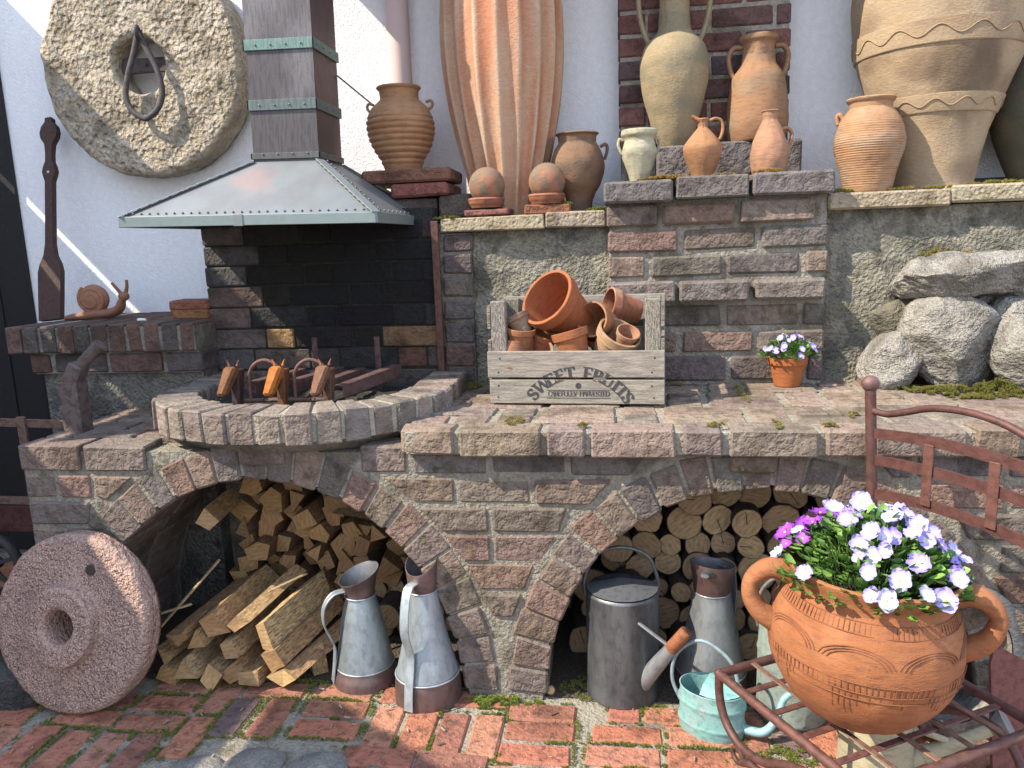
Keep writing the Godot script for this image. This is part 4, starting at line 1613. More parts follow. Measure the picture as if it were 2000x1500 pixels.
func stamp(ink: MB, poly: Array) -> void:
	# keeps what falls on the two slats; the gap between them stays open
	for band in [[.0885, .1715], [.0045, .0805]]:
		var p := PackedVector2Array(poly)
		for e in [[band[0], 1.0], [band[1], -1.0]]:
			var out := PackedVector2Array()
			for i in p.size():
				var a := p[i]
				var b := p[(i + 1) % p.size()]
				var da: float = (a.y - e[0]) * e[1]
				var db: float = (b.y - e[0]) * e[1]
				if da >= 0:
					out.append(a)
				if (da >= 0) != (db >= 0):
					out.append(a.lerp(b, da / (da - db)))
			p = out
		for i in range(1, p.size() - 1):
			var a := Vector3(p[0].x, p[0].y, .0008 + ink.lift)
			var b := Vector3(p[i].x, p[i].y, .0008 + ink.lift)
			var c := Vector3(p[i + 1].x, p[i + 1].y, .0008 + ink.lift)
			if (b - a).cross(c - a).z > 0:
				ink.tri(a, b, c)
			else:
				ink.tri(a, c, b)

# ---------------------------------------------------------------- plants
func pansy(kind: int) -> ArrayMesh:
	var mb := MB.new()
	var edge: Color = [Color(.24, .17, .52), Color(.30, .24, .55), Color(.38, .36, .60), Color(.17, .02, .26)][kind]
	var mid: Color = [Color(.29, .23, .57), Color(.35, .30, .60), Color(.43, .42, .63), Color(.25, .05, .35)][kind]
	var petals := [[PI * .5 + .42, 1.0, -.0016], [PI * .5 - .42, 1.0, -.0024], [PI + .18, .88, -.0006], [-.18, .88, -.0009], [-PI * .5, 1.0, .0006]]
	for q in petals:
		var rows := []
		var cols := []
		var L: float = .0225 * q[1]
		var W: float = .0125 * q[1] * (1.15 if q[0] == -PI * .5 else 1.0)
		for i in 6:
			var s := i / 5.0
			var row := PackedVector3Array()
			var cr := []
			var w: float = W * pow(sin(PI * clampf(.08 + s * .80, 0, 1)), .7) * (1.0 + .06 * sin(s * 9.0 + q[0] * 3.0))
			for j in 5:
				var u := j / 4.0 * 2.0 - 1.0
				var len := L * (s - .12 * u * u * s)
				var d := Vector2(cos(q[0]), sin(q[0]))
				var e := Vector2(-d.y, d.x)
				var p := d * len + e * w * u
				var z: float = q[2] + .006 * s * s + .003 * (u * u) * s - .0035 * s + .0026 * sin(u * 5.5 + kind + q[0]) * s * s
				row.append(Vector3(p.x, p.y, z))
				var c := mid.lerp(edge, smoothstep(.55, 1.0, s) * .8 + .2 * absf(u) * s)
				if kind < 3:
					c = Color(.55, .52, .57).lerp(c, smoothstep(.1, .45, s))
				cr.append(c)
			rows.append(row)
			cols.append(cr)
		mb.grid(rows, false, true, cols)
	mb.col = Color(.85, .55, .04)
	mb.ball(Vector3(0, -.001, .0005), Vector3(.0026, .0024, .0014), 8, 5)
	return mb.mesh()

func leaf_mesh() -> ArrayMesh:
	var mb := MB.new()
	mb.col = Color.WHITE
	var rows := []
	for i in 5:
		var s := i / 4.0
		var w := .0095 * pow(sin(PI * clampf(.05 + s * s * .6 + s * .33, 0, 1)), .8)
		rows.append(PackedVector3Array([Vector3(-w, .004 * s + .0025, s * .026), Vector3(0, .004 * s * s, s * .026), Vector3(w, .004 * s + .0025, s * .026)]))
	mb.grid(rows, false, false)
	return mb.mesh()

func face_basis(d: Vector3, roll: float, s: float) -> Basis:
	var z := d.normalized()
	var x := Vector3.UP.cross(z).normalized()
	return (Basis(x, z.cross(x), z) * Basis(Vector3.BACK, roll)).scaled(Vector3.ONE * s)

func plant(called: String, label: String, at: Vector3, rx: float, ry: float, nl: int, flowers: Array, fs: float, ls: float) -> void:
	var t := thing(called, label, "pansies", at)
	var lm := leaf_mesh()
	var xf := []
	var cols := []
	for i in nl:
		var a := rr(0, TAU)
		var r := sqrt(rng.randf()) * 1.04
		var h := ry * (1.0 - r * r * .75) * rr(.35, 1.0)
		var p := Vector3(cos(a) * r * rx, h, sin(a) * r * rx)
		var d := Vector3(cos(a) * (r + .2) + rr(-.7, .7), rr(-.1, .9), sin(a) * (r + .2) + rr(-.7, .7)).normalized()
		var b := Basis.looking_at(-d, Vector3(rr(-.4, .4), 1, rr(-.4, .4)))
		xf.append(Transform3D(b.scaled(Vector3.ONE * ls * rr(.6, 1.25)), p))
		cols.append(Color(.045, .12, .022).lerp(Color(.17, .30, .055), rng.randf()))
	multi("foliage", lm, M.leaf, xf, cols, t)
	var mb := MB.new()
	for i in int(nl * .12):
		var a := rr(0, TAU)
		var r := sqrt(rng.randf()) * .85
		mb.col = Color(.10, .17, .04)
		mb.tube([Vector3(cos(a) * r * rx * .6, -.02, sin(a) * r * rx * .6), Vector3(cos(a) * r * rx, ry * (1 - r * r * .75) * .9, sin(a) * r * rx)], .0011 * ls, 4, 1.0, Vector3.ZERO, false)
	put(mb, "stems", M.leaf, t, "stuff")
	var fm := []
	for k in 4:
		fm.append(pansy(k))
	var eye := Vector3(0, 1.37, 2.1) - at
	for f in flowers:
		# [x, z, height share, kind]
		var o := MeshInstance3D.new()
		o.name = "flower"
		o.mesh = fm[f[3]]
		o.material_override = M.petal
		t.add_child(o, true)
		var p := Vector3(f[0] * rx, f[2] * ry, f[1] * rx)
		var d := (Vector3(f[0] * .9, .75, f[1] * .9) + (eye - p).normalized() * .6 + Vector3(rr(-.8, .8), rr(-.4, .5), rr(-.7, .6))).normalized()
		o.transform = Transform3D(face_basis(d, rr(-.6, .6), fs * rr(.6, 1.12)), p + Vector3(0, rr(-.02, .014) * fs, 0))

func small_flowerpot() -> void:
	flowerpot("small_flowerpot", "small new orange flowerpot standing on the brick counter", .0655, .10, Vector3(.571, .955, -.585), Vector3.UP, Color(.50, .165, .05), Color(.46, .15, .05))
	var mb := MB.new()
	mb.col = Color(.03, .02, .015)
	mb.tube([Vector3(0, 0, 0), Vector3(0, .004, 0)], .052, 24)
	var s := put(mb, "potting_soil", M.soil)
	s.position = Vector3(.571, .938, -.585)
	tag(s, "dark soil in the small orange flowerpot", "soil")
	s.set_meta("kind", "stuff")
	var fl := []
	for i in 24:
		var a := rr(0, TAU)
		var r := sqrt(rng.randf()) * 1.12
		fl.append([cos(a) * r, sin(a) * r, clampf(1.12 - r * r * .62, .35, 1.1), 1 if rng.randf() < .5 else 0])
	plant("small_pansies", "lilac pansies growing in the small orange flowerpot on the counter", Vector3(.571, .945, -.585), .085, .075, 330, fl, .62, .72)

# ---------------------------------------------------------------- firewood
func split_log(L: float, w: float, h: float, sides: int, col: Color, face := Color(.52, .34, .165)) -> MB:
	var mb := MB.new()
	mb.ends = MB.new()
	var base := []
	var a0 := rr(0, TAU)
	for k in sides:
		var a := a0 + TAU * (k + rr(-.22, .22)) / sides
		base.append(Vector2(cos(a) * w * .58 * rr(.85, 1.12), sin(a) * h * .58 * rr(.85, 1.12)))
	var nseg := 5
	var rows := []
	var twist := rr(-.12, .12)
	for i in nseg + 1:
		var s := float(i) / nseg
		var row := []
		for k in sides:
			var q: Vector2 = base[k].rotated(twist * s) * (1.0 + rr(-.05, .05))
			row.append(Vector3((s - .5) * L + (rr(-.006, .006) if i in [0, nseg] else 0.0), q.y, q.x))
		rows.append(row)
	for k in sides:
		mb.col = vary(col, .14)
		if k == 0 and rng.randf() < .18:
			mb.col = Color(.19, .13, .085)
		for i in nseg:
			mb.oquad(rows[i][k], rows[i + 1][k], rows[i + 1][(k + 1) % sides], rows[i][(k + 1) % sides], Vector3((rows[i][k].x + rows[i + 1][k].x) / 2, 0, 0))
	mb.ends.col = vary(face, .24)
	for e in [0, nseg]:
		var ctr := Vector3(rows[e][0].x, 0, 0)
		for k in sides:
			mb.ends.otri(ctr, rows[e][k], rows[e][(k + 1) % sides], Vector3.ZERO)
	return mb

func round_log(L: float, r: float, wedge := false) -> MB:
	var mb := MB.new()
	mb.ends = MB.new()
	var seg := 22
	var ring := []
	var ex := rr(.82, 1.1)
	var sd := rr(0, 99)
	for j in seg:
		var a := TAU * j / seg
		var k := r * (1.0 + .09 * nz.get_noise_2d(cos(a) * 1.5 + sd, sin(a) * 1.5))
		var q := Vector2(cos(a) * k, sin(a) * k * ex)
		if wedge and q.y < -.15 * r:
			q.y = -.15 * r + (q.y + .15 * r) * .12
		ring.append(q)
	var bark := Color(.085, .06, .045)
	mb.col = bark
	var rows := []
	for i in 4:
		var row := PackedVector3Array()
		for q in ring:
			row.append(Vector3((i / 3.0 - .5) * L, q.y * rr(.97, 1.03), q.x * rr(.97, 1.03)))
		rows.append(row)
	mb.grid(rows, true, false)
	remake_normals(mb)
	var face := vary(Color(.47, .325, .18), .25)
	for e in [0, 3]:
		var x = (e / 3.0 - .5) * L
		var prev := []
		for s in [0.0, .12, .24, .36, .48, .6, .72, .84, .93, 1.0]:
			var row := PackedVector3Array()
			var cr := []
			for q in ring:
				row.append(Vector3(x + (.0015 if e else -.0015) * (1.0 - s), q.y * s, q.x * s))
				var c := face.lerp(Color(.26, .17, .10), .55 * (1.0 - smoothstep(.0, .3, s))).lerp(Color(.28, .18, .10), .75 * absf(nz.get_noise_2d(s * 9.0 + sd + .4 * nz.get_noise_2d(q.x * 20, q.y * 20), .5)))
				cr.append(bark if s == 1.0 else c)
			prev.append([row, cr])
		mb.ends.grid(prev.map(func(z): return z[0]), true, e == 0, prev.map(func(z): return z[1]))
	# drying crack
	if rng.randf() < .6:
		mb.col = Color(.03, .02, .015)
		var a := rr(0, TAU)
		var d := Vector3(0, sin(a), cos(a)) * r * .8
		mb.bar(Vector3(L / 2 + .0018, 0, 0), Vector3(L / 2 + .0018, 0, 0) + d, .0022, .0006, Vector3.RIGHT, .0002)
	return mb

func firewood() -> void:
	var tone := [Color(.42, .25, .11), Color(.52, .35, .165), Color(.37, .21, .095), Color(.46, .285, .13), Color(.33, .195, .09)]
	# logs in front, big enough to tell apart: x, y, z of the front end, length, width, height, yaw, pitch, roll, sides, label
	var front := [
		[-1.275, .205, .0, .33, .10, .085, 6, 4, .1, 4, "wide split log lying in the middle of the front pile, bark on its left edge"],
		[-1.18, .225, .015, .31, .085, .05, 12, 7, .3, 4, "pale yellow split log on top of the front pile catching the sun"],
		[-1.095, .185, .02, .32, .055, .10, 14, 6, .2, 4, "tall thin split log leaning right of the pale yellow log"],
		[-1.075, .115, .03, .33, .10, .06, 16, 8, .5, 4, "split log with a frayed dark end at the right of the front pile"],
		[-1.045, .055, .035, .33, .10, .055, 18, 6, .2, 4, "lowest right split log with an orange frayed end"],
		[-1.405, .165, .02, .34, .07, .05, 14, 8, .4, 4, "split log at the left of the front pile next to the grindstone"],
		[-1.34, .15, .0, .33, .075, .06, 9, 5, .7, 3, "narrow split log between the wide log and the left one"],
		[-1.37, .06, .03, .32, .08, .08, 6, 0, .2, 3, "split log with pointed end at the lower left of the front pile"],
		[-1.285, .045, .03, .32, .09, .07, 4, 0, .9, 4, "lowest split log in the middle of the front pile"],
		[-1.215, .065, .025, .32, .07, .075, 4, 0, .5, 4, "square split log under the wide log"],
		[-1.155, .05, .03, .30, .075, .055, 8, 0, .1, 4, "grey split log under the frayed log"],
		[-1.22, .135, .02, .31, .07, .06, 7, 3, .2, 4, "split log peeping out under the pale yellow log"],
		[-1.44, .04, .02, .32, .08, .07, 5, 0, .3, 4, "split log on the ground beside the grindstone"],
		[-1.46, .10, .01, .3, .08, .06, 8, 2, .3, 3, "dark split log half hidden behind the grindstone"]]
	for q in front:
		var o := put(split_log(q[3], q[4] * 1.06, q[5] * 1.06, q[9], tone[(front.find(q) * 3) % 5], Color(.50, .32, .15) if front.find(q) % 3 else Color(.40, .235, .105)), "split_log", M.wood)
		# local +x is the front end
		o.basis = Basis(Vector3.UP, deg_to_rad(-90.0 - q[6])) * Basis(Vector3.BACK, deg_to_rad(-q[7])) * Basis(Vector3.RIGHT, q[8] * 1.2)
		o.position = Vector3(q[0], q[1], q[2]) - o.basis.x * q[3] * .5
		tag(o, q[10], "firewood", "split logs of the front pile")
	# splinters
	for q in [[Vector3(-1.475, .245, .03), Vector3(-1.37, .255, -.05), "thin pale splinter lying across the left of the front pile"], [Vector3(-1.45, .20, .02), Vector3(-1.31, .37, -.14), "long thin splinter standing up from the front pile"], [Vector3(-1.11, .30, -.06), Vector3(-1.02, .32, -.16), "short pale splinter behind the pale yellow log"]]:
		var mb := MB.new()
		mb.col = Color(.44, .31, .16)
		mb.bar(q[0], q[1], .012, .005)
		tag(put(mb, "splinter", M.wood), q[2], "firewood")
	# stack behind
	var nth := ["first", "second", "third", "fourth", "fifth", "sixth", "seventh", "eighth", "ninth", "tenth", "eleventh", "twelfth", "thirteenth", "fourteenth", "fifteenth", "sixteenth", "seventeenth", "eighteenth", "nineteenth", "twentieth"]
	var lay := ["lowest", "second", "third", "fourth", "fifth", "sixth", "seventh", "eighth", "ninth", "tenth", "eleventh", "twelfth"]
	var y := .04
	var r := 0
	while y < .62:
		var col := 0
		var half := arch_x(LA, -.03, y + .03)
		if half < .05:
			break
		var x := maxf(LA[0] - half, -1.41 + absf(y - .3) * .1) + rr(0, .05)
		while x < LA[0] + half - .04:
			var low := x > -.95 and y < .2
			var w := rr(.058, .105)
			var o: MeshInstance3D
			var zf := -.36 + rr(-.06, .06)
			if low:
				w = rr(.075, .095)
				o = put(round_log(.27, w * .5), "round_log", M.wood)
				tag(o, "grey round log end in the left arch, %s from the left in its %s layer" % [nth[col], lay[r]], "firewood", "round logs in the left arch")
			else:
				o = put(split_log(.27, w, rr(.058, .09), 3 + rng.randi() % 3, pick([Color(.30, .165, .068), Color(.26, .14, .06), Color(.33, .19, .08), Color(.21, .115, .052)]), Color(.345, .20, .085)), "split_log", M.wood)
				tag(o, "split log end in the left arch's back stack, %s from the left, %s layer" % [nth[col], lay[r]], "firewood", "split logs at the back of the left arch")
			o.basis = Basis(Vector3.UP, deg_to_rad(-90.0 + rr(-9, 9))) * Basis(Vector3.RIGHT, rr(0, TAU))
			o.position = Vector3(x + w / 2, y, zf - .135)
			x += w * .98
			col += 1
		y += .058
		r += 1
	var extra := [[-1.36, .50, -.16, .08, .07, "square pale log end sticking out high in the left arch"], [-.83, .49, -.2, .16, .02, "flat thin board lying on top of the stack under the right of the arch"]]
	for q in extra:
		var o := put(split_log(.22, q[3], q[4], 4, Color(.42, .27, .12)), "split_log", M.wood)
		o.basis = Basis(Vector3.UP, deg_to_rad(-84.0 if q[3] < .1 else -20.0))
		o.position = Vector3(q[0], q[1], q[2] - .1)
		tag(o, q[5], "firewood")
	var o2 := put(split_log(.1, .05, .07, 4, Color(.42, .28, .13)), "split_log", M.wood)
	o2.basis = Basis(Vector3.BACK, PI / 2 + .08)
	o2.position = Vector3(-.985, .052, -.10)
	tag(o2, "short pale block standing upright left of the smaller zinc jug", "firewood")
	# round logs in the right arch, hexagonal stack
	y = .05
	r = 0
	while y < .64:
		var col := 0
		var half := arch_x(RA, -.02, y + .02)
		if half < .05:
			break
		var x := RA[0] - half + .02 + (.045 if r % 2 else 0.0)
		while x < RA[0] + half - .04 and x < .86:
			var rad := rr(.034, .062)
			var o := put(round_log(.26, rad, rng.randf() < .12), "round_log", M.wood)
			o.basis = Basis(Vector3.UP, deg_to_rad(-90.0 + rr(-5, 5))) * Basis(Vector3.RIGHT, rr(0, TAU))
			o.position = Vector3(x + rad * .9, y + rr(-.012, .012), -.31 + rr(-.05, .04) - .13)
			tag(o, "sawn round log end in the right arch, %s from the left, %s layer" % [nth[col], lay[r]], "firewood", "round logs stacked in the right arch")
			x += rad * 1.93
			col += 1
		y += .083
		r += 1

# ---------------------------------------------------------------- zinc jugs and watering cans
func cylinder_rim(t: Node, pr: Array, m: Material, base: Color, alt: Color, called := "body", seg := 48, fn = null) -> MeshInstance3D:
	var mb := MB.new()
	mb.lathe(pr, seg, fn)
	mb.paint(nz, base, alt, 9, -.1, .4, Vector3(1, .5, 1))
	return put(mb, called, m, t)

func zinc_jug(label: String, at: Vector3, pr: Array, neck_y: float, tilt: float, turn: float, strap_pts: Array, base: Color, copper: Color, band_y: float) -> Node3D:
	var t := thing("zinc_jug", label, "jug", at)
	t.rotation.y = turn
	# body up to the neck; the collar above has a slanting mouth
	var body := []
	var low := []
	for q in spline(prof(pr), 40):
		if q.y <= band_y + .004:
			low.append(q)
		if q.y >= band_y - .002 and q.y <= neck_y + .002:
			body.append(q)
	low.push_front(Vector2(.001, .004))
	cylinder_rim(t, low, M.zinc, copper, copper * 1.3, "foot_band")
	cylinder_rim(t, body, M.zinc, base, base * .8)
	for y in [band_y, neck_y]:
		var rad := 0.0
		for q in spline(prof(pr), 5):
			if absf(q.y - y) < .01:
				rad = q.x
		var mb := MB.new()
		var ring := []
		for j in 49:
			ring.append(Vector3(cos(TAU * j / 48) * (rad + .001), y, sin(TAU * j / 48) * (rad + .001)))
		mb.col = base * 1.1
		mb.tube(ring, .003, 8, 1.0, Vector3.UP, false)
		put(mb, "bead", M.zinc, t)
	var mb := MB.new()
	var top: float = pr[pr.size() - 1]
	var rim: float = pr[pr.size() - 2]
	var r0: float = 0
	for q in spline(prof(pr), 5):
		if q.y <= neck_y + .003:
			r0 = q.x
	var rows := []
	for side in 2:
		for i in 7:
			var s := i / 6.0 if side == 0 else 1.0 - i / 6.0 * 1.5
			var row := PackedVector3Array()
			for j in 48:
				var a := TAU * j / 48
				var ty := top + tilt * cos(a)
				var r := lerpf(r0, rim, s * s * .4 + s * .6) - side * .0025
				if s < 0:
					r = r0 - .003
				row.append(Vector3(cos(a) * r, lerpf(neck_y, ty, s) if s >= 0 else neck_y + s * .1, sin(a) * r))
			rows.append(row)
	mb.grid(rows, true)
	mb.paint(nz, copper, copper * 1.5, 9, -.1, .5)
	for i in range(7 * 48, mb.c.size()):
		mb.c[i] = Color(.20, .21, .22)
	put(mb, "collar", M.zinc, t)
	mb = MB.new()
	mb.col = base * 1.15
	var path := []
	for i in range(0, strap_pts.size(), 2):
		path.append(Vector3(strap_pts[i], strap_pts[i + 1], 0))
	mb.strap(spline(path, 6), Vector3.BACK, .024, .004)
	for s in [-1.0, 1.0]:
		mb.tube(spline(path, 6).map(func(q): return q + Vector3(0, 0, s * .012)), .003, 6)
	put(mb, "handle", M.zinc, t)
	return t

func cans() -> void:
	var Z := Color(.34, .385, .40)
	var cop := Color(.17, .115, .105)
	# handle side is local -x ; turn brings it towards the viewer
	zinc_jug("smaller zinc jug with brown foot and wide open mouth in the left arch", Vector3(-.813, 0, -.078), [.104, 0, .1015, .03, .092, .06, .080, .12, .06, .23, .0445, .29, .046, .30, .054, .325, .064, .362], .292, .022, .55, [-.044, .315, -.085, .31, -.115, .275, -.12, .22, -.10, .16, -.092, .13, -.098, .07, -.106, .02], Z, cop, .062)
	zinc_jug("taller slim zinc jug with long strap handle at the arch pillar", Vector3(-.587, 0, -.0), [.103, 0, .102, .04, .096, .085, .066, .21, .043, .345, .041, .36, .0405, .40, .049, .445], .352, .03, 1.25, [-.041, .39, -.078, .385, -.10, .33, -.108, .26, -.092, .20, -.088, .16, -.105, .08, -.112, .015], Color(.42, .475, .50), cop, .088)
	var j3 := zinc_jug("dull zinc jug with reddish collar behind the turquoise can", Vector3(.275, 0, -.13), [.112, 0, .104, .06, .072, .215, .0545, .308, .0545, .333, .067, .40], .312, .012, -2.2, [-.055, .37, -.09, .375, -.12, .33, -.13, .24, -.115, .15, -.10, .07], Color(.30, .315, .32), Color(.16, .10, .09), .06)
	var sp := MB.new()
	sp.col = Color(.2, .21, .22)
	sp.tube([Vector3(.05, .385, -.02), Vector3(.085, .405, -.03), Vector3(.115, .41, -.04)], func(q): return lerpf(.022, .012, q), 12, .5, Vector3.UP)
	put(sp, "lip", M.zinc, j3)
	# big dark watering can
	var t := thing("dark_watering_can", "large dark grey zinc watering can inside the right arch", "watering can", Vector3(.006, 0, -.075))
	var dk := Color(.10, .104, .108)
	cylinder_rim(t, prof([.001, .006, .108, .004, .1125, .01, .1115, .045, .1095, .05, .109, .19, .1105, .193, .109, .197, .108, .33, .110, .334, .104, .34]), M.zinc, dk, dk * 1.7)
	# half open top: a flat plate on the front half and a dark mouth behind
	var mb := MB.new()
	mb.col = Color(.20, .21, .22)
	var rows := []
	for i in 6:
		var row := PackedVector3Array()
		for j in 33:
			var a := -.35 + (PI + .5) * j / 32.0
			row.append(Vector3(cos(a) * .106 * (i / 5.0), .345 + .022 * (1.0 - i / 5.0), sin(a) * .106 * (i / 5.0) - .012 * (1.0 - i / 5.0)))
		rows.append(row)
	mb.grid(rows, false)
	put(mb, "top_plate", M.zinc, t)
	mb = MB.new()
	mb.col = Color(.012, .012, .012)
	mb.tube([Vector3(0, .3, 0), Vector3(0, .305, 0)], .105, 32)
	put(mb, "dark_mouth", M.plain, t)
	mb = MB.new()
	mb.col = Color(.17, .175, .18)
	mb.tube(spline([Vector3(-.109, .30, -.02), Vector3(-.112, .36, -.02), Vector3(-.075, .43, -.03), Vector3(.0, .455, -.03), Vector3(.075, .43, -.03), Vector3(.105, .36, -.03), Vector3(.108, .31, -.03)], 6), .006, 8)
	put(mb, "hoop_handle", M.zinc, t)
	mb = MB.new()
	mb.col = Color(.36, .38, .39)
	var s0 := Vector3(.062, .083, .070)
	var s1 := Vector3(.158, .258, .145)
	mb.tube([s0 - (s1 - s0) * .2, s0, s0.lerp(s1, .5), s1], func(q): return lerpf(.032, .017, q), 20, 1.0, Vector3.ZERO, false)
	put(mb, "spout", M.zinc, t)
	mb = MB.new()
	mb.col = Color(.34, .14, .06)
	mb.tube([s1.lerp(s0, .22), s1, s1 + (s1 - s0) * .16, s1 + (s1 - s0) * .155], func(q): return lerpf(.0198, .0178, q) if q < .9 else .012, 18, 1.0, Vector3.ZERO, false)
	put(mb, "rusty_spout_tip", M.rustobj, t)
	mb = MB.new()
	mb.col = Color(.38, .38, .38)
	mb.bar(Vector3(.045, .278, .097), Vector3(.132, .225, .13), .012, .006)
	put(mb, "spout_brace", M.zinc, t)
	# turquoise can: oval body
	t = thing("turquoise_watering_can", "small oval turquoise watering can on the paving before the arch", "watering can", Vector3(.25, 0, .10))
	t.rotation.y = deg_to_rad(-24)
	t.scale = Vector3(1, 1, 1)
	var oval := func(a, _y, i): return 0.0
	var tq := Color(.24, .47, .44)
	mb = MB.new()
	mb.lathe(prof([.001, .003, .084, .002, .09, .008, .090, .03, .0945, .034, .0945, .042, .090, .046, .090, .088, .0945, .092, .0945, .10, .090, .104, .088, .132, .091, .136, .086, .137, .085, .10, .084, .05, .001, .05]), 56, oval)
	for i in mb.v.size():
		mb.v[i].z *= .72
	remake_normals(mb)
	mb.paint(nz, tq, Color(.30, .42, .42), 14, -.1, .5)
	put(mb, "body", M.verdigris, t)
	mb = MB.new()
	mb.col = Color(.28, .60, .56)
	rows = []
	for i in 5:
		var row := PackedVector3Array()
		for j in 29:
			var a := -1.75 + 3.5 * j / 28.0
			var k := i / 4.0
			row.append(Vector3(lerpf(-.015, cos(a) * .087, k), .140 + .016 * (1 - k), lerpf(sin(a) * .03, sin(a) * .087 * .72, k)))
		rows.append(row)
	mb.grid(rows, false, false)
	mb.paint(nz, Color(.30, .60, .56), Color(.24, .46, .46), 20, -.1, .5)
	put(mb, "top_plate", M.verdigris, t)
	mb = MB.new()
	mb.col = Color(.26, .34, .36)
	mb.tube(spline([Vector3(-.09, .07, .0), Vector3(-.115, .13, .0), Vector3(-.10, .21, .0), Vector3(-.03, .265, .0), Vector3(.05, .225, .0), Vector3(.075, .15, .0)], 6), .0055, 8)
	put(mb, "hoop_handle", M.verdigris, t)
	mb = MB.new()
	mb.col = Color(.27, .47, .50)
	mb.tube(spline([Vector3(.085, .035, .0), Vector3(.14, .04, .0), Vector3(.17, .075, -.02), Vector3(.185, .13, -.04), Vector3(.21, .15, -.06)], 6), func(q): return lerpf(.013, .008, q), 12)
	put(mb, "spout", M.verdigris, t)
	# grey green can behind the chair
	t = thing("grey_green_watering_can", "tall grey green watering can half hidden behind the big clay pot", "watering can", Vector3(.485, 0, .0))
	cylinder_rim(t, prof([.001, .003, .098, .002, .10, .02, .096, .024, .095, .20, .098, .203, .095, .207, .092, .285, .094, .288, .09, .289, .088, .2, .001, .19]), M.verdigris, Color(.30, .36, .31), Color(.22, .25, .23))
	mb = MB.new()
	mb.col = Color(.33, .42, .38)
	rows = []
	for i in 5:
		var row := PackedVector3Array()
		for j in 29:
			var a := -.4 + (PI + .5) * j / 28.0
			row.append(Vector3(cos(a) * .092 * (i / 4.0), .289 - .02 * (i / 4.0) * sin(a) * .0 + .01 * (1 - i / 4.0), sin(a) * .092 * (i / 4.0)))
		rows.append(row)
	mb.grid(rows, false)
	put(mb, "top_plate", M.verdigris, t)
	mb = MB.new()
	mb.col = Color(.2, .19, .18)
	mb.tube(spline([Vector3(-.093, .26, -.02), Vector3(-.10, .33, -.02), Vector3(-.06, .40, -.02), Vector3(.02, .41, -.02), Vector3(.09, .36, -.02)], 6), .005, 8)
	put(mb, "hoop_handle", M.rustobj, t)
	# cream can under the chair
	t = thing("cream_watering_can", "pale cream watering can with a round metal rose under the chair", "watering can", Vector3(.62, 0, .30))
	var cr := Color(.52, .50, .35)
	cylinder_rim(t, prof([.001, .003, .088, .002, .09, .01, .086, .10, .08, .20, .076, .208, .001, .21]), M.clay, cr, cr * .85)
	mb = MB.new()
	mb.col = Color(.55, .54, .38)
	mb.tube([Vector3(.05, .09, .02), Vector3(.15, .15, .035), Vector3(.245, .215, .05)], func(q): return lerpf(.022, .013, q), 16)
	mb.tube([Vector3(.10, .12, .028), Vector3(.12, .132, .03)], .0215, 16)
	mb.tube([Vector3(.06, .19, .02), Vector3(.15, .165, .035)], .008, 8)
	put(mb, "spout", M.clay, t)
	mb = MB.new()
	mb.col = Color(.36, .37, .38)
	mb.tube([Vector3(.235, .21, .048), Vector3(.262, .226, .056), Vector3(.268, .23, .058)], func(q): return lerpf(.014, .042, minf(q * 1.6, 1)), 22)
	put(mb, "rose", M.zinc, t)

# ---------------------------------------------------------------- left foreground
func floor_millstone() -> void:
	var mb := disc(.050, .272, .07, .118, .046, 40.0, .006)
	mb.paint(nz, Color(.60, .40, .315), Color(.51, .345, .275), 7, -.1, .4)
	var o := put(mb, "grindstone", M.pink)
	o.position = Vector3(-1.648, .272, .118)
	o.rotation = Vector3(deg_to_rad(-13), deg_to_rad(-6), 0)
	tag(o, "round pinkish sandstone grindstone with raised hub leaning on the arch wall", "grindstone")
	mb = MB.new()
	mb.col = Color(.04, .026, .022)
	mb.tube([Vector3(.075, .168, .0), Vector3(.075, .168, .0405)], .0165, 16)
	put(mb, "small_hole", M.plain, o)

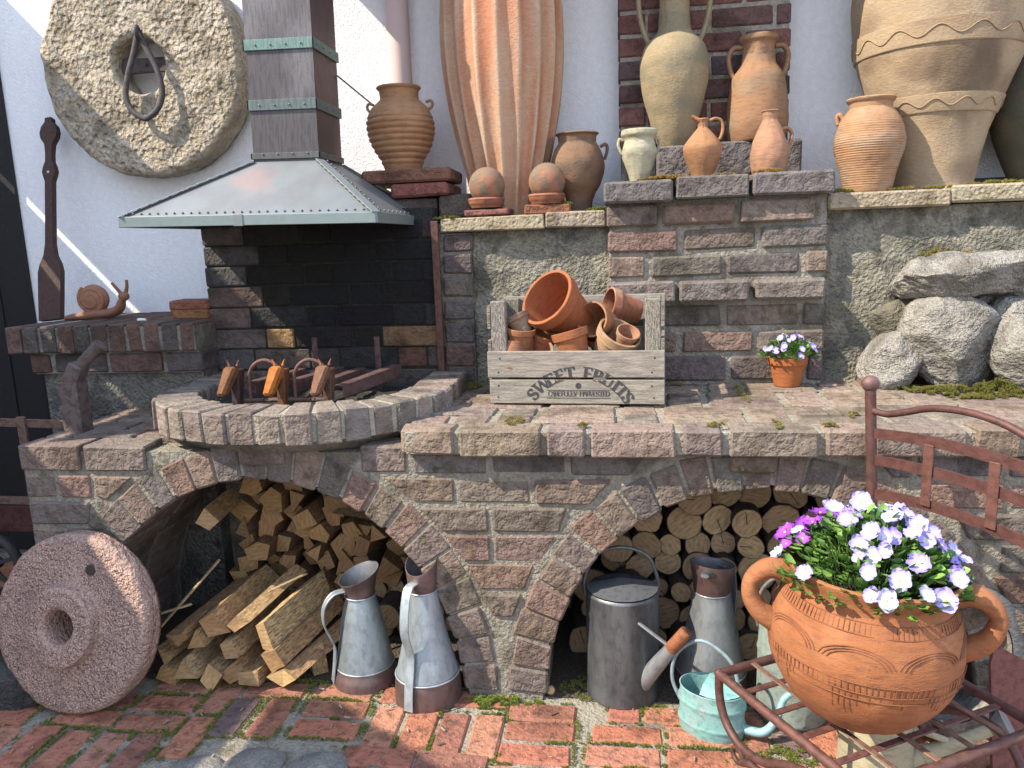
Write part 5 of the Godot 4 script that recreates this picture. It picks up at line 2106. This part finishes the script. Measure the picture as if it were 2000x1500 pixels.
func cart() -> void:
	var t := thing("iron_handcart", "rusty old iron handcart with bent lever standing left of the arch wall", "handcart", Vector3(-2.0, 0, -.2))
	var R := Color(.15, .115, .105)
	var mb := MB.new()
	mb.col = R
	mb.box(.165, .232, .35, .965, -.035, .03, .005)
	put(mb, "lever_post", M.rustobj, t)
	mb = MB.new()
	mb.col = R
	var p := []
	var a := Vector3(.198, .955, 0)
	var b := Vector3(.235, 1.02, .0)
	mb.bar(a, b, .05, .056, Vector3.BACK, .006)
	mb.tube([b - (b - a).normalized() * .02, Vector3(.318, 1.085, .0)], .02, 14)
	put(mb, "bent_handle", M.rustobj, t)
	mb = MB.new()
	mb.col = Color(.17, .11, .08)
	mb.bar(Vector3(-.5, .835, .0), Vector3(.17, .815, .0), .012, .028)
	mb.bar(Vector3(-.0, .40, .012), Vector3(-.0, .845, .012), .03, .012, Vector3.BACK)
	mb.bar(Vector3(-.5, .555, .02), Vector3(.12, .55, .02), .02, .024)
	put(mb, "rail", M.rustobj, t)
	mb = MB.new()
	mb.col = Color(.10, .035, .03)
	mb.bar(Vector3(-.5, .47, -.02), Vector3(.12, .47, -.02), .02, .09)
	put(mb, "red_board", M.rustobj, t)
	mb = MB.new()
	mb.col = Color(.05, .045, .045)
	var c := Vector3(-.155, .33, .06)
	var ring := []
	for j in 33:
		ring.append(c + Vector3(cos(TAU * j / 32), sin(TAU * j / 32), 0) * .105)
	mb.tube(ring, .014, 8, 1.3, Vector3.BACK, false)
	mb.tube([c - Vector3(0, 0, .03), c + Vector3(0, 0, .03)], .022, 12)
	var w := put(mb, "wheel", M.rustobj, t)
	for k in 5:
		mb = MB.new()
		mb.col = Color(.05, .045, .045)
		var d := Vector3(cos(TAU * k / 5 + .3), sin(TAU * k / 5 + .3), 0)
		mb.bar(c + d * .015, c + d * .1, .014, .01, Vector3.BACK)
		put(mb, "spoke", M.rustobj, w)
	mb = MB.new()
	mb.col = Color(.16, .12, .10)
	mb.bar(Vector3(-.22, .62, .08), Vector3(-.09, .02, .09), .025, .012, Vector3.BACK)
	mb.bar(Vector3(-.5, .225, .05), Vector3(.1, .225, .05), .02, .03)
	put(mb, "stay", M.rustobj, t)
	# wooden knob at the foot of the arch pillar
	mb = MB.new()
	mb.col = Color(.46, .29, .15)
	mb.ball(Vector3.ZERO, Vector3(.014, .014, .014), 18, 12)
	for i in mb.c.size():
		mb.c[i] = Color(.46, .29, .15)
	var o := put(mb, "wooden_ball", M.plain)
	o.position = Vector3(-.214, .016, -.035)
	tag(o, "small round wooden ball on the ground at the foot of the arch pillar", "ball")

# ---------------------------------------------------------------- chair and the big pot
func iron_chair() -> void:
	var t := thing("iron_chair", "rusty wrought iron garden chair holding the big flower pot", "chair", Vector3(.537, -.0565, .487))
	t.rotation.y = deg_to_rad(29.36)
	t.scale = Vector3.ONE * 1.0412
	var R := Color(.135, .066, .053)
	var y := .4
	var X := .223
	var Z := .21
	var mb := MB.new()
	mb.col = R
	for q in [[-X, -Z, X, -Z], [X, -Z, X, Z], [X, Z, -X, Z], [-X, Z, -X, -Z]]:
		mb.tube([Vector3(q[0], y, q[1]), Vector3((q[0] + q[2]) / 2, y, (q[1] + q[3]) / 2), Vector3(q[2], y, q[3])], .0105, 12)
	for q in [[-X, -Z], [X, -Z], [X, Z], [-X, Z]]:
		mb.ball(Vector3(q[0], y, q[1]), Vector3(.0112, .0112, .0112), 12, 8)
	mb.paint(nz, R, Color(.19, .09, .07), 30, -.1, .4)
	put(mb, "seat_frame", M.rust, t)
	for k in 4:
		mb = MB.new()
		mb.col = vary(Color(.18, .085, .068), .12)
		var z := lerpf(-Z, Z, (k + 1) / 5.0)
		mb.bar(Vector3(-X, y + .001, z), Vector3(X, y + .001, z), .016, .005)
		put(mb, "seat_slat", M.rust, t)
		mb = MB.new()
		mb.col = vary(Color(.25, .15, .105), .12)
		var x := lerpf(-X, X, (k + 1) / 5.0)
		mb.bar(Vector3(x, y + .0065, -Z), Vector3(x, y + .0065, Z), .014, .004)
		put(mb, "seat_slat", M.rust, t)
	for s in [-1.0, 1.0]:
		# back posts
		mb = MB.new()
		mb.col = R
		mb.tube([Vector3(X, .39, s * Z), Vector3(X, .6, s * (Z + .008)), Vector3(X, .8, s * (Z + .022)), Vector3(X, 1.0, s * (Z + .038))], .0125, 14)
		var po := put(mb, "back_post", M.rust, t)
		mb = MB.new()
		mb.ball(Vector3(X, 1.012, s * (Z + .039)), Vector3(.0205, .0195, .0205), 18, 12)
		for i in mb.c.size():
			mb.c[i] = Color(.21, .12, .11)
		put(mb, "ball_finial", M.rust, po)
		# side brackets, scrolls and legs
		var px = X * s
		mb = MB.new()
		mb.col = R
		mb.tube(spline([Vector3(px, .395, -Z), Vector3(px, .35, -Z + .002), Vector3(px, .305, -Z + .02), Vector3(px, .278, -Z + .055), Vector3(px, .27, -Z + .10), Vector3(px, .285, -Z + .16), Vector3(px, .325, -Z + .23), Vector3(px, .345, -Z + .30), Vector3(px, .33, -Z + .36), Vector3(px, .26, -Z + .40), Vector3(px, .13, -Z + .405), Vector3(px, .057, -Z + .42)], 6), .0095, 10)
		put(mb, "leg", M.rust, t)
		mb = MB.new()
		mb.col = R
		var ring := []
		for j in 17:
			ring.append(Vector3(px, .243 + .017 * sin(TAU * j / 16), -Z + .07 + .017 * cos(TAU * j / 16)))
		mb.tube(ring, .0055, 8, 1.0, Vector3.RIGHT, false)
		put(mb, "scroll", M.rust, t)
		mb = MB.new()
		mb.col = R
		mb.tube(spline([Vector3(px, .235, -Z + .085), Vector3(px, .25, -Z + .12), Vector3(px, .235, -Z + .16), Vector3(px * .96, .15, -Z + .08), Vector3(px, .057, -Z + .03)], 6), .0085, 10)
		put(mb, "leg", M.rust, t)
	# top rail and three flat rails
	mb = MB.new()
	mb.col = R
	var top := []
	for q in [[-.245, .95], [-.2, .948], [-.15, .962], [-.09, .982], [-.03, .991], [.03, .991], [.09, .982], [.15, .962], [.2, .948], [.245, .95]]:
		top.append(Vector3(X, q[1], q[0]))
	mb.tube(spline(top, 5), .008, 10)
	put(mb, "top_rail", M.rust, t)
	for q in [[.893, .02], [.83, .016], [.745, .024]]:
		mb = MB.new()
		mb.col = Color(.145, .065, .054)
		var path := []
		for i in 17:
			var s := i / 16.0 * 2 - 1
			path.append(Vector3(X, q[0] + q[1] * (1 - s * s), s * .242))
		mb.strap(path, Vector3.UP, .024, .006)
		put(mb, "back_rail", M.rust, t)
	for z in [-.076, .076]:
		mb = MB.new()
		mb.col = Color(.19, .09, .07)
		mb.bar(Vector3(X - .0065, .765, z), Vector3(X - .0065, .905, z), .005, .024, Vector3.BACK)
		put(mb, "back_upright", M.rust, t)
	# things behind it
	var tub := thing("wooden_tub", "weathered grey wooden tub lying on its side behind the big pot", "tub", Vector3(.86, .21, -.03))
	tub.rotation = Vector3(deg_to_rad(-4), deg_to_rad(22), 0)
	mb = MB.new()
	var rows := []
	for q in [Vector2(.165, .12), Vector2(.215, .115), Vector2(.21, -.02), Vector2(.19, -.03), Vector2(.185, .0), Vector2(.163, .118)]:
		var row := PackedVector3Array()
		for j in 48:
			var a := TAU * j / 48
			row.append(Vector3(cos(a) * q.x, sin(a) * q.x * 1.0, q.y))
		rows.append(row)
	mb.grid(rows, true, true)
	mb.paint(nz, Color(.36, .33, .28), Color(.22, .2, .17), 12, -.2, .3)
	put(mb, "rim", M.wood, tub)
	mb = MB.new()
	mb.col = Color(.012, .011, .01)
	mb.tube([Vector3(0, 0, -.02), Vector3(0, 0, -.008)], .187, 40)
	put(mb, "dark_inside", M.plain, tub)
	var sv := thing("rusty_shovel_blade", "reddish rusty flat iron plate standing upright at the right edge", "iron plate", Vector3(.95, 0, .33))
	mb = MB.new()
	mb.col = Color(.22, .09, .075)
	mb.prism([Vector2(-.085, .01), Vector2(.1, .0), Vector2(.1, .33), Vector2(.03, .345), Vector2(-.05, .395), Vector2(-.07, .385), Vector2(-.078, .36)], -.004, .004, Vector2(0, .2))
	var pl := put(mb, "plate", M.rust, sv)
	pl.rotation = Vector3(deg_to_rad(-8), deg_to_rad(20), 0)
	mb = MB.new()
	mb.col = Color(.17, .09, .08)
	mb.bar(Vector3(.055, .0, .03), Vector3(.085, .42, -.03), .01, .012)
	put(mb, "rib", M.rust, sv)

func big_pot() -> void:
	var c := Vector3(.489, .3705, .546)
	var t := thing("big_clay_cauldron", "big round terracotta pot with two handles and incised arches on the chair", "pot", c)
	t.basis = Basis(Vector3.BACK, -.052) * Basis(Vector3.UP, deg_to_rad(-10)) * Basis.from_scale(Vector3(.978, 1.108, .978))
	var C1 := Color(.41, .16, .062)
	var C2 := Color(.47, .20, .085)
	var pr := [.05, 0, .085, .004, .12, .022, .158, .062, .182, .105, .1905, .150, .186, .19, .169, .235, .158, .258, .160, .272, .168, .288, .170, .296]
	var pts := spline(prof(pr), 7)
	pts.push_front(Vector2(.001, .002))
	pts.append(Vector2(.165, .2995))
	pts.append(Vector2(.157, .295))
	pts.append(Vector2(.150, .268))
	pts.append(Vector2(.150, .20))
	pts.append(Vector2(.001, .195))
	var mb := MB.new()
	mb.lathe(pts, 96, func(a, y, _i): return .004 * nz.get_noise_3d(cos(a) * 2.2, y * 9, sin(a) * 2.2))
	mb.paint(nz, C1, C2, 8, -.1, .4)
	put(mb, "body", M.clay, t)
	for a in [0.12, PI - .1]:
		mb = MB.new()
		var d := Vector3(cos(a), 0, sin(a))
		var path := []
		for q in [[.155, .264], [.185, .272], [.215, .264], [.236, .24], [.233, .21], [.214, .184], [.18, .165]]:
			path.append(d * q[0] + Vector3.UP * q[1])
		mb.tube(spline(path, 6), func(q): return .0165 + .006 * absf(q - .5) * 2, 16, 1.25, d.cross(Vector3.UP))
		mb.paint(nz, C1, C2, 8, -.1, .4)
		put(mb, "handle", M.clay, t)
	# incised decoration
	var rad := func(y: float) -> float:
		for i in pts.size() - 1:
			if pts[i].y <= y and pts[i + 1].y > y and i < pts.size() - 7:
				return lerpf(pts[i].x, pts[i + 1].x, (y - pts[i].y) / (pts[i + 1].y - pts[i].y))
		return .19
	mb = MB.new()
	mb.col = Color(.30, .115, .05)
	for y in [.248, .2285, .148, .1305, .118]:
		var ring := []
		for j in 97:
			var a := TAU * j / 96
			var r: float = rad.call(y) + .0012
			ring.append(Vector3(cos(a) * r, y + .001 * nz.get_noise_2d(cos(a) * 9, y * 90 + sin(a) * 9), sin(a) * r))
		mb.tube(ring, .0011, 6, 1.0, Vector3.UP, false)
	put(mb, "incised_line", M.clay, t)
	mb = MB.new()
	mb.col = Color(.31, .12, .052)
	for k in 110:
		var a := TAU * k / 110
		for b in [[.2305, .246], [.132, .1465]]:
			var d := Vector3(cos(a), 0, sin(a))
			mb.bar(d * (rad.call(b[0]) + .001) + Vector3.UP * b[0], d * (rad.call(b[1]) + .001) + Vector3.UP * b[1], .0016, .0016, d, .0003)
		if rng.randf() < .55:
			var d := Vector3(cos(a + .02), 0, sin(a + .02))
			var y0 := .128 - rr(.012, .045)
			mb.bar(d * (rad.call(y0) + .001) + Vector3.UP * y0, d * (rad.call(.128) + .001) + Vector3.UP * .128, .0013, .0013, d, .0003)
	put(mb, "tick_marks", M.clay, t, "stuff")
	mb = MB.new()
	mb.col = Color(.31, .12, .052)
	for k in 8:
		var a0 := TAU * k / 8 + .2
		for s in [1.0, .88, .76]:
			var path := []
			for i in 21:
				var u := i / 20.0 * 2 - 1
				var a = a0 + u * .375 * s
				var y = .176 + .032 * s * sqrt(maxf(0.0, 1 - u * u * .97))
				var r: float = rad.call(y) + .0011
				path.append(Vector3(cos(a) * r, y, sin(a) * r))
			mb.tube(path, .0012, 6, 1.0, Vector3.UP, false)
	put(mb, "incised_arch", M.clay, t)
	mb = MB.new()
	mb.col = Color(.025, .018, .012)
	mb.tube([Vector3(0, .0, 0), Vector3(0, .012, 0)], .149, 40)
	var s := put(mb, "potting_soil", M.soil)
	s.position = c + Vector3(.012, .262, 0)
	tag(s, "dark soil inside the big terracotta pot", "soil")
	s.set_meta("kind", "stuff")
	var fl := []
	var tries := 0
	while fl.size() < 76 and tries < 4000:
		tries += 1
		var a := rr(0, TAU)
		var r := sqrt(rng.randf()) * 1.1
		var x := cos(a) * r
		var z := sin(a) * r
		var ok := true
		for f in fl:
			if Vector2(f[0] - x, f[1] - z).length() < .112:
				ok = false
		if not ok:
			continue
		var purple := x < -.35 and z < .1
		if (x < -.3 and z > -.1 and rng.randf() < .75) or nz.get_noise_2d(x * 2.2, z * 2.2) < -.26:
			continue
		fl.append([x, z, clampf(1.08 - r * r * .62, .3, 1.1), 3 if purple and rng.randf() < .55 else pick([0, 0, 1, 1, 1, 2])])
	plant("pansies", "pale lilac and purple pansies filling the big terracotta pot", c + Vector3(.014, .285, -.005), .165, .15, 1100, fl, 1.04, .92)

# ---------------------------------------------------------------- moss and litter
func tuft() -> ArrayMesh:
	var mb := MB.new()
	for k in 5:
		var a := TAU * k / 5
		var d := Vector3(cos(a), 0, sin(a))
		var s := Vector3(-d.z, 0, d.x) * .22
		mb.tri(d * .2 - s, d * .2 + s, d * .75 + Vector3.UP * (.7 + .25 * (k % 2)))
		mb.tri(s * .8 - d * .1, -s * .8 - d * .1, d * .25 + Vector3.UP * 1.1)
	return mb.mesh()

func moss(called: String, label: String, spots: Array, cols: Array, size: float) -> void:
	# spots: [centre, half x, half z, count, height of the cushion]
	var xf := []
	for q in spots:
		for i in q[3]:
			var a := rr(0, TAU)
			var r := sqrt(rng.randf())
			var ox: float = cos(a) * r * q[1]
			var oz: float = sin(a) * r * q[2]
			var patch := nz.get_noise_3d((q[0].x + ox) * 28, 0, (q[0].z + oz) * 28)
			if patch < -.12 + r * .25:
				continue
			var p: Vector3 = q[0] + Vector3(ox, q[4] * (1 - r * r) * rr(.2, 1), oz)
			var b := Basis(Vector3(rr(-1, 1), 0, rr(-1, 1)).normalized(), rr(-.5, .5)) * Basis(Vector3.UP, rr(0, TAU))
			xf.append(Transform3D(b.scaled(Vector3.ONE * size * rr(.6, 1.4)), p))
	if xf.size() == 0:
		return
	var o := multi(called, tuft(), M.moss, xf, cols)
	tag(o, label, "moss")

func moss_everywhere() -> void:
	var green := [Color(.13, .16, .02), Color(.18, .20, .03), Color(.22, .23, .04), Color(.10, .12, .02)]
	var gold := [Color(.30, .17, .03), Color(.24, .15, .03), Color(.36, .21, .05), Color(.16, .14, .03)]
	var xf := []
	for q in joints:
		for i in 460:
			var per: float = rr(0, 2 * (q[2] + q[3]) * 2)
			var o := rr(.001, .011)
			var p := Vector3(0, .003, 0)
			if per < 4 * q[2]:
				p = Vector3(q[0] - q[2] + fmod(per, 2 * q[2]), .003, q[1] + (q[3] + o) * (1 if per < 2 * q[2] else -1))
			else:
				per -= 4 * q[2]
				p = Vector3(q[0] + (q[2] + o) * (1 if per < 2 * q[3] else -1), .003, q[1] - q[3] + fmod(per, 2 * q[3]))
			var w := nz.get_noise_3d(p.x * 5, 0, p.z * 5) * .7 + nz.get_noise_3d(p.x * 17, 4, p.z * 17) * .5 - .1 * p.x
			if p.z < .03:
				w += .12
			if w < .03:
				continue
			p.y += .007 * clampf((w - .03) * 4, 0, 1) * rng.randf()
			xf.append(Transform3D((Basis(Vector3.UP, rr(0, TAU)) * Basis(Vector3.RIGHT, rr(-.6, .6))).scaled(Vector3.ONE * .0038 * rr(.6, 1.5)), p))
	var pm := multi("paving_moss", tuft(), M.moss, xf, green)
	tag(pm, "green moss growing in the joints of the brick paving", "moss")
	moss("arch_floor_moss", "dark green moss on the ground at the mouths of the two arches", [[Vector3(-1.2, .005, -.02), .36, .035, 2600, .006], [Vector3(-.1, .005, -.07), .09, .07, 1900, .008], [Vector3(.08, .003, .015), .09, .02, 600, .006], [Vector3(.45, .004, .2), .1, .05, 1400, .006]], green, .0042)
	moss("pillar_foot_moss", "bright green moss cushion at the foot of the arch pillar", [[Vector3(-.35, .003, .022), .13, .022, 1900, .016], [Vector3(-.40, .003, .04), .05, .018, 700, .012]], [Color(.19, .24, .03), Color(.24, .28, .05), Color(.12, .17, .02)], .007)
	moss("boulder_moss", "green and rusty moss between the stones on the counter", [[Vector3(1.03, .856, -.44), .12, .05, 5000, .02], [Vector3(1.16, .86, -.42), .08, .06, 4200, .04], [Vector3(.92, .857, -.49), .05, .03, 900, .008], [Vector3(1.12, .855, -.37), .12, .04, 2600, .006]], [Color(.13, .14, .02), Color(.16, .165, .025), Color(.2, .14, .025), Color(.09, .10, .018)], .0052)
	moss("slab_moss", "yellow green moss on the wall above the flat stone slab", [[Vector3(1.06, 1.275, -.62), .1, .03, 900, .02]], green + gold, .007)
	moss("coping_moss", "green moss on the left coping below the hood and clay balls", [[Vector3(-.6, 1.456, -.645), .05, .03, 1100, .008], [Vector3(-.06, 1.462, -.66), .06, .03, 700, .014], [Vector3(-.19, 1.49, -.66), .05, .03, 500, .006]], green, .006)
	moss("pier_moss", "golden orange moss around the small jugs on the pier", [[Vector3(.17, 1.556, -.62), .1, .04, 2200, .012], [Vector3(.36, 1.558, -.61), .05, .03, 500, .008], [Vector3(.5, 1.564, -.61), .06, .03, 600, .008]], gold, .006)
	moss("right_coping_moss", "golden moss along the right coping under the giant jar", [[Vector3(.74, 1.491, -.65), .05, .03, 600, .01], [Vector3(1.0, 1.492, -.65), .16, .025, 900, .008], [Vector3(1.25, 1.498, -.65), .15, .025, 900, .01]], gold + green, .006)
	moss("counter_moss", "small tufts of yellow moss in the joints of the counter top", [[Vector3(-.57, .856, -.42), .03, .15, 1100, .008], [Vector3(-.53, .857, -.60), .04, .05, 700, .015], [Vector3(.27, .855, .0), .03, .03, 260, .01], [Vector3(.42, .855, -.02), .02, .06, 260, .008], [Vector3(.56, .855, .0), .02, .03, 200, .008], [Vector3(.65, .855, -.12), .03, .03, 300, .01], [Vector3(-.3, .855, -.06), .03, .06, 350, .006], [Vector3(-.1, .855, .01), .015, .05, 250, .008], [Vector3(.12, .856, -.6), .12, .02, 600, .01], [Vector3(.4, .856, -.45), .015, .15, 300, .006]], [Color(.22, .2, .05), Color(.28, .2, .06), Color(.16, .17, .04)], .005)
	moss("platform_moss", "patch of green moss on the left brick platform beside the hearth", [[Vector3(-1.62, .796, -.45), .07, .06, 1500, .006]], green, .006)
	# dry litter
	var mb := MB.new()
	mb.box(-.5, .5, -.06, .06, -.12, .12, .02)
	xf = []
	for i in 170:
		var b := Basis(Vector3.UP, rr(0, TAU)) * Basis(Vector3.RIGHT, rr(-.3, .3))
		xf.append(Transform3D(b.scaled(Vector3.ONE * rr(.006, .022)), Vector3(rr(-1.7, 1.0), .013, rr(.0, .42))))
	var o := multi("dry_litter", mb.mesh(), M.wood, xf, [Color(.45, .35, .22), Color(.3, .2, .12), Color(.55, .48, .36), Color(.2, .13, .08)])
	tag(o, "dry wood chips and bits of leaf scattered on the paving", "litter")
